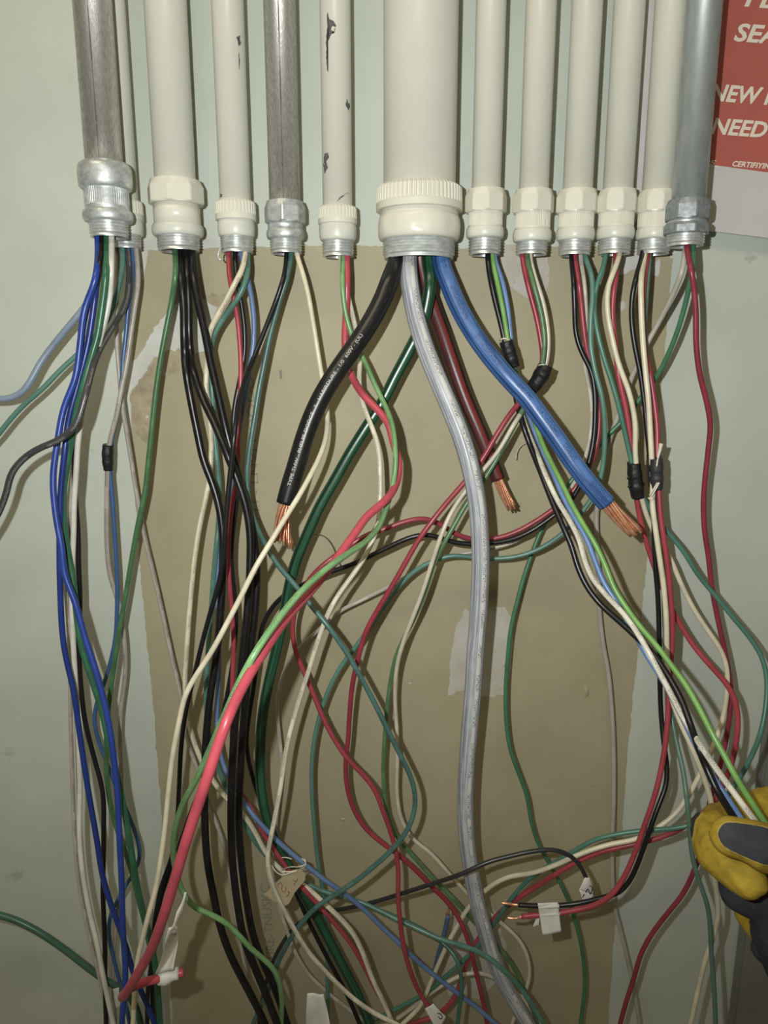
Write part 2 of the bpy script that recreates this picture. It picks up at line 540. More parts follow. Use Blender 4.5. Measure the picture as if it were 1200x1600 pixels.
# ------------------------------------------------------------------ poster
M_SHEET = surf_mat('poster_paper', 'd3d0cd', 'cbc9c6', 20, 0.35, 30, 0.05, spec=0.5)
M_RED = surf_mat('poster_red', 'b8655b','b06258', 30, 0.4, 60, 0.05, spots=('b07870', 60, 0.70), spec=0.4)
M_TXT = plain('poster_white_print', 'e6dfd0', 0.5)
poster = empty('safety_poster', P(1110, 362, 2))
def quad(name, c, d, mat, th=0.3):
    return poly_plate(name, c, d, th, mat, poster)
quad('paper_sheet', [(1012, -110), (1400, -90), (1330, 388), (988, 346)], 12.0, M_SHEET)
quad('red_field', [(1094, -105), (1398, -85), (1345, 289), (1072, 252)], 12.3, M_RED, 0.15)
def poster_text(s, x, y, cap, width, ang=4.0, shear=0.22, off=0.028):
    V, F = text_mesh(s, shear=shear, offset=off)
    a = math.radians(ang)
    o = P(x, y, 12.55); k = depth(x, y, 12.55) / FPX
    W = V[:, 0].max()
    X = np.array([math.cos(a), 0, -math.sin(a)]); Z = np.array([math.sin(a), 0, math.cos(a)])
    pts = o[None] + X[None] * (V[:, :1] / W * width * k) + Z[None] * (V[:, 1:2] * cap * k)
    add('lettering', pts, F, M_TXT, poster, False)
poster_text('PL', 1163, 9, 25, 46)
poster_text('SEA', 1146, 63, 25, 70)
poster_text('NEW P', 1108, 156, 24, 106)
poster_text('NEED', 1110, 208, 23, 88)
poster_text('25', 1100, 257, 7.5, 18)
poster_text('CERTIFIYIN', 1144, 259.5, 8, 60)
poly_plate('underline', [(1098, 258.6), (1126, 260.4), (1126, 262), (1098, 260.2)], 12.45, 0.1, M_TXT, poster)
tag(poster, 'red poster with white capital lettering behind the rightmost conduit', 'poster')

# ------------------------------------------------------------------ conduits
def lathe_data(cx, cy, prof, segs=48, fn=None, closed=False):
    """prof: list of (radius, z); fn(angle, k) scales the radius"""
    V, F = [], []
    for k, (r, z) in enumerate(prof):
        for i in range(segs):
            a = 2 * math.pi * (i + 0.5) / segs
            q = r * (fn(a, k) if fn else 1.0)
            V.append((cx + q * math.cos(a), cy + q * math.sin(a), z))
    for k in range(len(prof) - 1):
        for i in range(segs):
            j = (i + 1) % segs
            F.append((k * segs + i, k * segs + j, (k + 1) * segs + j, (k + 1) * segs + i))
    if closed:
        k = len(prof) - 1
        for i in range(segs):
            j = (i + 1) % segs
            F.append((k * segs + i, k * segs + j, j, i))
    return V, F

CONDUITS = []
def make_conduit(name, label, cx, w, ax, yref, secs, mat, wx=None, group='conduits coming down the wall', seam=False):
    """cx: pixel centre at row yref, w: pixel width of the pipe, ax: axis distance from the wall (mm);
    secs: (part, kind, top row, bottom row, pixel width, material)"""
    k = depth(cx, yref, ax) / FPX
    c = P(cx, yref, ax); X, Y = c[0], c[1]
    R = w / 2 * k
    def z(y, r): return P(cx, y, ax + r * 1000)[2]
    root = empty(name, (X, Y, z(secs[-1][3], secs[-1][4] / 2 * k)))
    ztop = HCAM + 0.72
    zn = z((secs[0][2] + secs[0][3]) / 2, R)
    ri = R * 0.86
    CONDUITS.append((X, Y, R * 0.88, cx, z(secs[-1][3], secs[-1][4] / 2 * k)))
    V, F = lathe_data(X, Y, [(R, ztop), (R, zn), (ri, zn), (ri, ztop)], 56, closed=True)
    pipe = add('pipe', V, F, mat, root)
    ribs = []
    for part, kind, y0, y1, pw, m in secs:
        r = pw / 2 * k
        z0, z1 = z(y0, r), z(y1, r)
        h = z0 - z1
        inner = R * 0.9
        if kind == 'hex':
            n = 8
            def fn(a, kk, n=n, e=0.055):
                s = 2 * math.pi / n
                q = math.cos(s / 2) / math.cos((a % s) - s / 2)
                return (min(q, 1.0) if kk in (2, 3) else 0.965) if kk < 5 else 1.0
            prof = [(R * 1.0, z0), (r * 0.93, z0 - h * 0.03), (r * 1.035, z0 - h * 0.32), (r * 1.035, z1 + h * 0.06), (r * 0.985, z1), (inner, z1)]
            V, F = lathe_data(X, Y, prof, 96, fn)
            sm = False
        elif kind == 'knurl':
            nn = 34 if w < 90 else 60
            def fn(a, kk, nn=nn):
                return 1.0 - (0.035 if (kk in (2, 3) and math.sin(nn * a) > 0.1) else 0.0)
            prof = [(R, z0), (r * 0.90, z0 - h * 0.02), (r * 0.985, z0 - h * 0.14), (r, z1 + h * 0.32), (r, z1 + h * 0.28), (r, z1 + h * 0.02), (r * 0.98, z1), (inner, z1)]
            V, F = lathe_data(X, Y, prof, nn * 6, fn)
            sm = False
        elif kind == 'roundnut':
            prof = [(R, z0)] + [(R + (r - R) * math.sin(t), z0 - h * 0.30 * (1 - math.cos(t))) for t in np.linspace(0.2, math.pi / 2, 6)] + \
                   [(r, z1 + h * 0.25), (r * 0.97, z1 + h * 0.06), (r * 0.90, z1), (inner, z1)]
            V, F = lathe_data(X, Y, prof, 56)
            sm = True
        elif kind == 'fineknurl':
            nn = 60
            def fn(a, kk, nn=nn):
                return 1.0 - (0.02 if (kk in (2, 3) and math.sin(nn * a) > 0) else 0.0)
            prof = [(inner, z0), (r, z0), (r, z0 - h * 0.2), (r, z0 - h * 0.75), (r, z0 - h * 0.8), (r, z1), (inner, z1)]
            V, F = lathe_data(X, Y, prof, nn * 4, fn)
            sm = False
        elif kind == 'body':
            prof = [(inner, z0), (r, z0), (r, z1), (inner, z1)]
            V, F = lathe_data(X, Y, prof, 56); sm = True
        elif kind == 'bulge':
            prof = [(inner, z0)] + [(r * (0.90 + 0.10 * math.sin(t)), z0 - h * (1 - math.cos(t)) / 2) for t in np.linspace(0, math.pi, 12)] + [(inner, z1)]
            V, F = lathe_data(X, Y, prof, 56); sm = True
        elif kind == 'lens_bulge':
            # cast ring with soft wrench flats
            def fn(a, kk):
                return 1.0 - (0.018 * max(0.0, math.cos(8 * a)) if 4 <= kk <= 9 else 0)
            prof = [(inner, z0)] + [(r * (0.92 + 0.08 * math.sin(t)), z0 - h * (1 - math.cos(t)) / 2) for t in np.linspace(0, math.pi, 14)] + [(inner, z1)]
            V, F = lathe_data(X, Y, prof, 96, fn); sm = True
        elif kind == 'thread':
            nt_ = max(5, int(h / 0.0021))
            prof = [(inner, z0), (r * 0.98, z0)]
            for q in range(nt_):
                za = z0 - h * 0.90 * (q + 0.25) / nt_; zb = z0 - h * 0.90 * (q + 0.75) / nt_
                prof += [(r, za), (r - 0.0011, zb)]
            ri2 = R * 0.88
            prof += [(r * 0.955, z1 + h * 0.05), (r * 0.95, z1), (ri2, z1), (ri2, z0 + 0.01)]
            V, F = lathe_data(X, Y, prof, 80); sm = False
        o = add(part, V, F, m, root, sm)
        if kind in ('knurl', 'hex', 'fineknurl'):
            o.data.polygons.foreach_set('use_smooth', [False] * len(o.data.polygons))
    tag(root, label, 'conduit', group)
    if seam:
        zz = np.linspace(ztop, zn, 40)
        path = np.array([[X + R * seam[0], Y - math.sqrt(1 - seam[0] ** 2) * R + 0.0001, q] for q in zz])
        rad = 0.0004 + 0.0002 * np.sin(np.arange(40) * 2.1)
        V, F, U = tube_data(path, rad, 6)
        add('weld_seam', V, F, M_CHIP, root, True, U)
    return root, X, Y, R, k

CP, C2, ZN, TH = M_CREAMP, M_CREAMP2, M_ZINC, M_THREAD
AX = 38.0
make_conduit('steel_conduit', 'shiny raw steel conduit with rounded nut, leftmost in the row', 162, 57, 74, 245,
    [('compression_nut', 'roundnut', 243, 288, 82, ZN), ('connector_body', 'fineknurl', 284, 326, 68, ZN), ('flange', 'bulge', 322, 341, 77, ZN), ('threaded_end', 'thread', 336, 367, 61, TH)], M_STEEL, seam=(0.10,))
make_conduit('painted_conduit', 'thin cream conduit half hidden behind the leftmost steel conduit', 192, 44, 34, 300,
    [('compression_nut', 'knurl', 308, 340, 58, CP), ('connector_body', 'bulge', 336, 364, 56, C2), ('threaded_end', 'thread', 358, 386, 46, TH)], CP)
make_conduit('painted_conduit', 'wider cream conduit with hex nut above three thick black wires', 273, 63, AX, 270,
    [('compression_nut', 'hex', 272, 312, 86, CP), ('connector_body', 'body', 308, 350, 72, CP), ('flange', 'bulge', 344, 364, 80, C2), ('threaded_end', 'thread', 358, 388, 67, TH)], CP)
r3 = make_conduit('painted_conduit', 'cream conduit with ribbed nut and chipped paint right of the wider cream one', 367, 48, AX, 300,
    [('compression_nut', 'knurl', 308, 340, 63, CP), ('connector_body', 'bulge', 336, 366, 58, C2), ('threaded_end', 'thread', 360, 392, 52, TH)], CP)
make_conduit('steel_conduit', 'mottled raw steel conduit between two cream conduits with ribbed nuts', 444.5, 48, AX, 300,
    [('compression_nut', 'hex', 308, 344, 63, ZN), ('connector_body', 'body', 340, 358, 55, ZN), ('flange', 'bulge', 354, 370, 60, ZN), ('threaded_end', 'thread', 366, 393, 51, TH)], M_STEEL, seam=(0.05,))
r5 = make_conduit('painted_conduit', 'cream conduit with dark paint chips left of the big conduit', 527, 46, AX, 300,
    [('compression_nut', 'knurl', 317, 346, 61, CP), ('connector_body', 'bulge', 342, 372, 59, C2), ('threaded_end', 'thread', 368, 398, 51, TH)], CP)
make_conduit('painted_conduit', 'very large cream conduit in the middle with wide ribbed nut', 655.5, 113, AX, 270,
    [('compression_nut', 'knurl', 275, 318, 136, CP), ('connector_body', 'body', 312, 345, 124, CP), ('flange', 'lens_bulge', 326, 366, 132, CP), ('threaded_end', 'thread', 358, 398, 115, M_THREADP)], CP)
make_conduit('painted_conduit', 'cream conduit just right of the very large one', 760, 45, AX, 285,
    [('compression_nut', 'hex', 289, 327, 64, CP), ('connector_body', 'fineknurl', 322, 356, 54, CP), ('flange', 'bulge', 350, 368, 60, C2), ('threaded_end', 'thread', 364, 395, 52, TH)], CP)
make_conduit('painted_conduit', 'second cream conduit right of the very large one', 834.5, 46, AX, 290,
    [('compression_nut', 'hex', 290, 328, 63, CP), ('connector_body', 'fineknurl', 324, 360, 55, CP), ('flange', 'bulge', 354, 374, 61, C2), ('threaded_end', 'thread', 370, 395, 51, TH)], CP)
make_conduit('painted_conduit', 'third cream conduit right of the very large one', 903, 46, AX, 290,
    [('compression_nut', 'hex', 290, 328, 64, CP), ('connector_body', 'fineknurl', 324, 358, 55, CP), ('flange', 'bulge', 352, 372, 60, C2), ('threaded_end', 'thread', 366, 396, 52, TH)], CP)
make_conduit('painted_conduit', 'fourth cream conduit right of the very large one', 966, 46, AX, 290,
    [('compression_nut', 'hex', 290, 328, 61, CP), ('connector_body', 'fineknurl', 324, 356, 55, CP), ('flange', 'bulge', 350, 370, 59, C2), ('threaded_end', 'thread', 365, 394, 52, TH)], CP)
make_conduit('painted_conduit', 'cream conduit partly behind the grey galvanized conduit', 1028, 47, 33.0, 290,
    [('compression_nut', 'hex', 292, 328, 60, CP), ('connector_body', 'fineknurl', 324, 358, 54, CP), ('flange', 'bulge', 352, 370, 58, C2), ('threaded_end', 'thread', 366, 394, 51, TH)], CP)
make_conduit('galvanized_conduit', 'grey galvanized conduit in front of the red poster', 1077, 51, 58, 300,
    [('compression_nut', 'hex', 305, 339, 68, M_DARKZINC), ('connector_body', 'body', 335, 350, 58, ZN), ('lock_ring', 'hex', 343, 361, 70, M_DARKZINC), ('threaded_end', 'thread', 357, 381, 58, TH)], M_GALV)

def chip(conduit, pts, jit=0.8):
    root, X, Y, R, k = conduit
    o = []
    n = len(pts)
    for i in range(n):
        a, b = np.array(pts[i], float), np.array(pts[(i + 1) % n], float)
        m = max(1, int(np.linalg.norm(b - a) / 3))
        for q in range(m): o.append(a + (b - a) * q / m + rng.normal(0, jit, 2) * 0.6)
    V = []
    cx = np.mean([p[0] for p in o]); cy = np.mean([p[1] for p in o])
    for p in [np.array([cx, cy])] + o:
        q = P(p[0], p[1], -Y * 1000)
        s = max(-0.97, min(0.97, (q[0] - X) / R)) if True else 0
        dd = math.sqrt(1 - s * s) * R
        q2 = P(p[0], p[1], -Y * 1000 + dd * 1000)
        V.append((X + s * R * 1.004, Y - dd * 1.004 - 0.00012, q2[2]))
    m = len(o)
    F = [(0, 1 + i, 1 + (i + 1) % m) for i in range(m)]
    add('paint_chip', V, F, M_CHIP, root, True)
chip(r5, [(513, 18), (516, 30), (523, 33), (527, 40), (524, 50), (517, 46), (514, 60), (513, 80), (514, 112), (512, 110), (511, 60), (513, 36)])
chip(r5, [(543, 155), (547, 158), (548, 168), (545, 173), (541, 165)])
chip(r5, [(508, 240), (514, 238), (515, 246), (511, 252), (514, 262), (508, 272), (506, 258)])
chip(r5, [(527, 316), (532, 308), (545, 301), (545, 303), (533, 310)], 0.3)
chip(r3, [(373, 58), (378, 56), (379, 70), (376, 72)])
chip(r3, [(376, 80), (378, 95), (377, 110), (376, 96)], 0.4)
chip(r3, [(347, 303), (351, 303), (350, 308), (346, 308)], 0.4)

# ------------------------------------------------------------------ wires
BLUE, BLK, DGREY = '1d43a4', '1b1b1e', '454547'
GRN, GRN2, TEAL, TEAL2 = '28754e', '4a7f4c', '548a7a', '4a7870'
WHT, CRM, MTW = 'dcdacb', 'e3dab8', 'b9b0a3'
BGREY, STEEL = '8398ae', '5f82b4'
RED, MAR, PINK, LGRN = 'b53746', '98283e', 'cb3f52', '74a862'
INK = '2a2a2a'
W = []
def wire(name, label, colour, r, pts, start=True, cat='wire', mat=None, near=None, **kw):
    W.append(dict(kw0=near or {}, name=name, label=label, col=colour, r=r, pts=pts, start=start, cat=cat, mat=mat, kw=kw))

# --- leftmost steel conduit
wire('blue_wire', 'bright royal blue wire swinging rightward in front of the left bundle', BLUE, 2.4,
     [(152, 367, 92), (148, 440), (133, 480), (125, 540), (118, 590), (100, 637, 105), (90, 690), (83, 745, 112), (88, 810), (97, 860, 118), (100, 893), (117, 940), (133, 997, 125), (147, 1040), (166, 1110), (177, 1177, 135), (183, 1233), (187, 1317), (190, 1375, 140), (192, 1450), (196, 1525), (191, 1588), (188, 1680, 140)])
wire('blue_wire', 'dark royal blue wire on the outer left of the left bundle', '16368c', 2.3,
     [(154, 367, 84), (152, 430), (145, 490), (137, 540), (122, 600), (107, 657, 100), (101, 707), (95, 767), (93, 830, 106), (93, 870), (94, 917), (100, 1010, 110), (115, 1080), (125, 1150), (137, 1230, 116), (152, 1317), (160, 1367), (172, 1410), (187, 1450, 122), (200, 1490), (210, 1525), (222, 1552), (240, 1595), (262, 1670, 110)])
wire('black_wire', 'thin black wire inside the left bundle beside the white one', BLK, 2.1,
     [(159, 367, 86), (157, 407), (147, 457), (135, 513), (129, 567, 92), (124, 620), (118, 683), (116, 723, 84), (118, 780), (122, 833), (123, 887), (125, 933, 78), (123, 1000), (126, 1067), (133, 1127), (148, 1187, 84), (160, 1233), (162, 1300), (161, 1400, 100), (164, 1475), (164, 1537), (166, 1600), (168, 1680, 100)])
wire('green_wire', 'bright green printed wire in the left bundle beside the blue wires', GRN, 2.5,
     [(167, 367, 94), (166, 423), (158, 490), (152, 527), (143, 557), (133, 593, 104), (122, 633), (114, 673), (106, 720, 100), (99, 767), (100, 817), (107, 867, 98), (115, 913), (121, 970), (128, 1013, 105), (142, 1057), (159, 1110), (170, 1160, 112), (180, 1200), (188, 1235), (196, 1277), (204, 1323, 112), (214, 1383), (225, 1430), (236, 1470), (244, 1520, 105), (250, 1600), (252, 1680, 105)], prt=INK)
wire('white_wire', 'plain white wire hanging straight down in the left bundle', WHT, 2.2,
     [(174, 367, 90), (174, 407), (170, 473), (157, 527), (140, 580, 95), (129, 640), (122, 690), (119, 740), (116, 780, 92), (115, 833), (113, 883), (112, 925), (113, 973, 92), (116, 1033), (120, 1100), (123, 1170), (125, 1233, 95), (124, 1300), (129, 1362), (140, 1425), (152, 1475, 115), (160, 1520), (170, 1567), (177, 1600), (195, 1680, 120)])
wire('white_wire', 'printed white wire along the far left edge of the left bundle', MTW, 1.8,
     [(171, 367, 78), (168, 430), (158, 500), (140, 570, 80), (124, 640), (116, 720), (111, 790, 75), (106, 850), (102, 907), (106, 960, 72), (109, 1030), (110, 1100), (112, 1180), (114, 1240, 75), (117, 1310), (123, 1375), (136, 1445), (149, 1500, 95), (160, 1545), (172, 1597), (186, 1680, 100)], prt=INK, v0=0.42, vw=0.1)
wire('blue_grey_wire', 'pale blue grey wire leaving the frame at the left edge', BGREY, 2.6,
     [(163, 367, 74), (158, 410), (150, 445), (137, 473, 62), (110, 507), (83, 540, 62), (63, 567), (47, 597), (33, 615, 70), (17, 622), (0, 624, 70), (-40, 622, 70)])
# --- thin conduit behind it
wire('white_wire', 'printed grey white wire slanting right across the paint edge', MTW, 1.9,
     [(182, 390, 34), (182, 473, 34), (183, 540), (187, 590), (190, 623, 38), (195, 657), (203, 705), (214, 775), (227, 843, 30), (240, 897), (252, 950), (267, 1020, 32), (283, 1090), (290, 1140), (300, 1180, 36), (314, 1215), (328, 1260), (350, 1320), (358, 1360, 40), (368, 1430), (385, 1520), (400, 1600), (410, 1680, 50)], prt=INK, v0=0.40, vw=0.1)
wire('teal_wire', 'muted teal wire running to the left edge below the blue grey one', TEAL, 2.1,
     [(192, 390, 42), (191, 423), (184, 453), (177, 478, 52), (165, 505), (143, 532, 62), (118, 557), (100, 573), (67, 607, 68), (33, 637), (10, 663), (0, 676, 70), (-35, 715, 70)])
wire('dark_grey_wire', 'dark grey wire curling over the blue wires to the left edge', DGREY, 2.5,
     [(200, 390, 40), (202, 440), (197, 473, 52), (177, 510), (160, 537, 90), (147, 567), (138, 600, 122), (130, 630), (118, 664, 128), (93, 687), (60, 701, 124), (33, 720), (17, 741), (11, 767, 115), (0, 797), (-12, 820), (-40, 860, 110)], prt='a0a09c', v0=0.45, vw=0.05)
wire('blue_wire', 'muted blue wire passing through a small black tape wrap', '37659c', 1.9,
     [(207, 390, 40), (206, 440), (200, 483), (197, 523), (193, 557), (190, 600), (184, 645, 46), (174, 690), (172, 733), (176, 783), (180, 850), (183, 900), (183, 950, 46), (180, 1000), (173, 1033), (163, 1067), (150, 1103), (147, 1127, 42), (152, 1150), (164, 1185), (180, 1225, 40), (197, 1265), (208, 1292), (217, 1317), (218, 1343), (203, 1373), (184, 1406, 50), (171, 1435), (170, 1462), (177, 1495), (186, 1530), (197, 1572), (203, 1600), (210, 1680, 60)])
wire('white_wire', 'printed grey white wire ending below a small black tape wrap', MTW, 2.0,
     [(217, 391, 40), (216, 440), (210, 483), (203, 533), (197, 573), (190, 607), (182, 650, 50), (171, 692), (168, 732), (167, 783), (167, 850), (172, 900), (184, 938, 44), (192, 980), (196, 1040), (188, 1120, 36), (190, 1230), (194, 1350), (182, 1440, 46), (176, 1520), (180, 1600), (184, 1680, 50)], prt=INK, v0=0.56)
# --- wider cream conduit
wire('green_wire', 'leaf green wire beside the three thick black wires', GRN2, 2.2,
     [(273, 390, 52), (275, 413), (270, 460), (260, 513), (250, 567), (243, 617, 52), (237, 673), (231, 730), (227, 767), (217, 813, 55), (207, 867), (197, 927), (187, 983, 62), (177, 1050), (170, 1100, 64), (166, 1167), (168, 1227), (177, 1277, 60), (189, 1313), (203, 1353), (215, 1400, 70), (228, 1450), (240, 1520), (246, 1600), (250, 1680, 70)], prt='1d3a20')
wire('black_wire', 'thick black wire on the left of the three from the wide conduit', '151517', 3.2,
     [(282, 393, 52), (283, 433), (287, 480), (288, 533), (290, 573, 60), (298, 623), (308, 673), (320, 725, 68), (330, 750), (342, 790), (348, 833, 75), (348, 883), (345, 950), (338, 1025, 85), (330, 1077), (323, 1140), (320, 1217, 100), (320, 1283), (324, 1345), (334, 1400, 112), (345, 1450), (360, 1492), (380, 1532), (400, 1570, 116), (414, 1600), (440, 1680, 116)], dust='5a5a5e')
wire('black_wire', 'thick black wire in the middle of the three from the wide conduit', '151517', 3.2,
     [(292, 393, 48), (293, 433), (295, 480), (296, 533), (301, 573, 60), (317, 623), (337, 665), (353, 705, 92), (367, 740), (382, 783), (390, 823, 96), (391, 883), (387, 950), (381, 1010, 105), (374, 1077), (367, 1133), (363, 1200, 112), (361, 1283), (363, 1340), (371, 1412, 118), (382, 1470), (400, 1516), (415, 1552, 122), (432, 1597), (460, 1680, 122)], dust='5a5a5e')
wire('black_wire', 'thick black wire on the right of the three from the wide conduit', '151517', 3.2,
     [(301, 393, 52), (303, 433), (310, 473), (320, 517), (328, 560, 68), (337, 600), (346, 640), (355, 680, 80), (366, 720), (378, 765), (389, 805), (398, 850, 82), (401, 900), (398, 960), (392, 1010, 92), (386, 1070), (380, 1135), (376, 1200, 98), (373, 1283), (377, 1345), (386, 1412, 102), (397, 1466), (413, 1508), (430, 1546, 104), (448, 1597), (475, 1680, 104)], dust='5a5a5e')
# --- cream conduit with ribbed nut
wire('red_wire', 'dark red wire weaving down beside the thick black wires', RED, 2.0,
     [(357, 393, 48), (358, 427), (363, 457), (370, 490), (374, 527), (376, 557, 52), (376, 600), (373, 640), (372, 687, 56), (372, 720), (369, 755), (362, 793), (358, 833, 58), (357, 883), (362, 950), (365, 1000, 60), (363, 1067), (362, 1130), (364, 1180, 62), (374, 1233), (398, 1272), (410, 1300, 78), (432, 1333), (452, 1362), (476, 1391), (500, 1417, 84), (525, 1445), (550, 1477), (570, 1512, 80), (587, 1546), (602, 1570), (616, 1597), (650, 1670, 80)])
wire('black_wire', 'glossy thin black wire hugging the dark red wire', '1e1e22', 2.0,
     [(367, 393, 46), (370, 433), (377, 473), (382, 513), (382, 553, 48), (375, 593), (367, 633), (364, 673, 54), (368, 720), (372, 760), (368, 800), (363, 840, 52), (362, 883), (367, 933), (369, 970, 50), (364, 1030), (352, 1100), (335, 1170, 56), (316, 1225), (298, 1270), (284, 1310, 80), (268, 1355), (254, 1395), (243, 1445), (240, 1500), (238, 1560, 85), (242, 1620), (246, 1680, 85)])
wire('blue_wire', 'steel blue wire crossing down right through the paper tag string', STEEL, 2.1,
     [(376, 393, 42), (382, 420), (388, 440), (394, 473), (397, 507), (395, 547), (390, 577, 46), (383, 617), (376, 657), (370, 700, 46), (362, 750), (352, 800), (344, 850, 44), (340, 900), (341, 980), (342, 1050), (339, 1110, 50), (342, 1167), (352, 1203), (374, 1242), (399, 1278, 82), (424, 1305), (467, 1343), (510, 1377, 92), (542, 1399), (575, 1427), (600, 1452, 84), (625, 1475), (650, 1500), (680, 1525, 84), (712, 1550), (742, 1572), (775, 1600), (850, 1660, 84)])
wire('cream_wire', 'printed cream wire kinked away from the ribbed-nut conduit toward the drywall print', CRM, 2.2,
     [(384, 393, 60), (380, 417), (367, 443, 66), (350, 477), (334, 503), (326, 525, 58), (324, 560, 44), (322, 607), (327, 640), (330, 690, 44), (328, 743), (322, 777), (313, 817, 54), (305, 867), (298, 933), (292, 1010, 60), (289, 1070), (293, 1120), (301, 1152, 58), (314, 1187), (333, 1220), (350, 1243), (374, 1265, 66), (398, 1299), (413, 1328), (428, 1349), (445, 1364, 72), (480, 1387), (507, 1412), (532, 1435), (553, 1460, 92), (568, 1492), (582, 1530), (599, 1565), (613, 1597), (645, 1670, 92)], prt='4a4436', v0=0.41, vw=0.1)
wire('teal_wire', 'teal wire kinked beside the cream wire under the ribbed-nut conduit', TEAL, 2.2,
     [(389, 395, 52), (387, 427), (377, 457, 54), (360, 483), (341, 510), (331, 533, 50), (330, 570, 42), (332, 620), (336, 690), (341, 737), (343, 780), (340, 833, 44), (335, 883), (330, 950), (325, 1017, 48), (322, 1090), (327, 1150), (342, 1203, 50), (372, 1268), (410, 1330), (447, 1364, 60), (475, 1378), (500, 1391), (530, 1400), (560, 1408, 66), (587, 1420), (617, 1435), (650, 1450), (692, 1469, 92), (730, 1480), (757, 1492), (782, 1512, 100), (805, 1534), (825, 1560), (848, 1597), (885, 1670, 100)], prt='1d3a34')
# --- mottled steel conduit
wire('black_wire', 'thin black wire crossing over all three thick black wires', '1d1d20', 2.0,
     [(448, 393, 44), (445, 427), (435, 460), (420, 500), (407, 533), (398, 556, 62), (383, 593), (373, 633), (367, 673, 112), (362, 720), (357, 767), (353, 817, 112), (350, 860), (343, 907), (330, 953, 108), (317, 1000), (305, 1050), (290, 1113, 92), (283, 1167), (280, 1227), (276, 1290, 86), (268, 1340), (252, 1385), (243, 1430), (237, 1500, 90), (231, 1550), (230, 1610), (230, 1680, 90)])
wire('teal_wire', 'long teal wire looping wide in front of the bare drywall', TEAL2, 2.1,
     [(455, 395, 46), (450, 427), (437, 470), (423, 520), (413, 567), (404, 613, 54), (397, 657), (390, 700), (386, 740), (389, 785, 62), (400, 821), (414, 850), (434, 883, 100), (460, 913), (487, 947), (513, 979, 122), (540, 1017), (563, 1057), (585, 1098, 120), (607, 1143), (627, 1183), (643, 1217), (649, 1247, 108), (645, 1277), (630, 1307), (607, 1333, 108), (580, 1357), (550, 1381), (525, 1397, 112), (496, 1416), (475, 1437), (455, 1465, 108), (440, 1492), (431, 1512), (424, 1535, 90), (410, 1568), (396, 1597), (375, 1670, 80)], prt='1d302c', v0=0.58)
wire('cream_wire', 'cream wire passing in front of the cut black cable end', CRM, 2.05,
     [(463, 395, 48), (470, 417), (480, 453), (488, 497), (495, 540), (502, 583, 52), (508, 618), (512, 657, 66), (508, 690), (499, 715), (487, 739, 104), (470, 770), (447, 807, 122), (423, 847), (400, 885, 138), (377, 931), (353, 977), (329, 1021, 152), (308, 1053), (290, 1085), (280, 1127, 158), (270, 1180), (263, 1240), (257, 1300, 158), (250, 1350), (243, 1390), (232, 1430, 165), (222, 1470), (215, 1500), (211, 1545, 160), (208, 1597), (205, 1680, 160)])
# --- chipped cream conduit
wire('cream_wire', 'printed cream wire curving under the paper tag from the chipped conduit', 'e0dabd', 2.0,
     [(531, 398, 42), (537, 430), (545, 467), (552, 497), (558, 525), (563, 560, 46), (561, 587), (564, 620, 62), (574, 650), (585, 677), (592, 707, 74), (594, 743), (594, 777), (592, 810), (584, 840, 86), (570, 870), (550, 900), (527, 932), (512, 960, 102), (499, 995), (484, 1043), (464, 1105, 98), (448, 1167), (438, 1233), (425, 1300, 118), (418, 1338), (422, 1372), (431, 1397, 118), (443, 1421), (460, 1452), (480, 1485), (505, 1514, 104), (530, 1540), (557, 1564), (590, 1586), (613, 1597), (680, 1640, 104)], prt=INK, v0=0.56)
wire('green_wire', 'pale green wire running with the thick red one toward the viewer', '79b068', 2.1,
     [(536, 399, 48), (535, 440), (540, 490), (549, 522, 50), (559, 545), (571, 567, 58), (582, 593), (600, 630, 72), (612, 660), (617, 693, 104), (618, 725), (614, 757), (604, 792, 118), (590, 827), (567, 850), (534, 871, 188), (500, 897), (467, 928, 230), (433, 970), (400, 1018, 268), (374, 1066), (353, 1113, 272), (330, 1167), (307, 1217, 240), (285, 1258), (273, 1297, 205), (271, 1340), (277, 1370, 170), (287, 1397), (303, 1417, 160), (325, 1427), (352, 1441, 156), (372, 1460), (392, 1482, 150), (415, 1501), (430, 1517), (437, 1537, 138), (440, 1556), (440, 1590, 120), (436, 1640, 110)], prt='1f3a1c', v0=0.6, vw=0.06)
red5 = len(W)
wire('red_wire', 'thick pinkish red wire bending back on itself at lower left with white flag', PINK, 3.0,
     [(542, 399, 44), (542, 440), (541, 490), (539, 535), (543, 570, 50), (552, 593), (567, 617, 66), (587, 637), (605, 658, 82), (615, 693), (623, 720), (622, 745, 104), (613, 770), (597, 787, 130), (573, 807), (557, 830, 145), (541, 852), (524, 876, 165), (503, 903), (477, 933, 200), (450, 963), (424, 1000, 250), (400, 1037), (378, 1075), (357, 1120, 300), (337, 1175), (320, 1227, 310), (303, 1277), (287, 1327, 305), (270, 1385), (252, 1442, 290), (237, 1482), (219, 1515, 268), (202, 1543), (191, 1560, 248), (187, 1562, 238), (192, 1553, 226), (207, 1542, 218), (226, 1534), (250, 1529, 206), (267, 1524), (287, 1519, 202)])
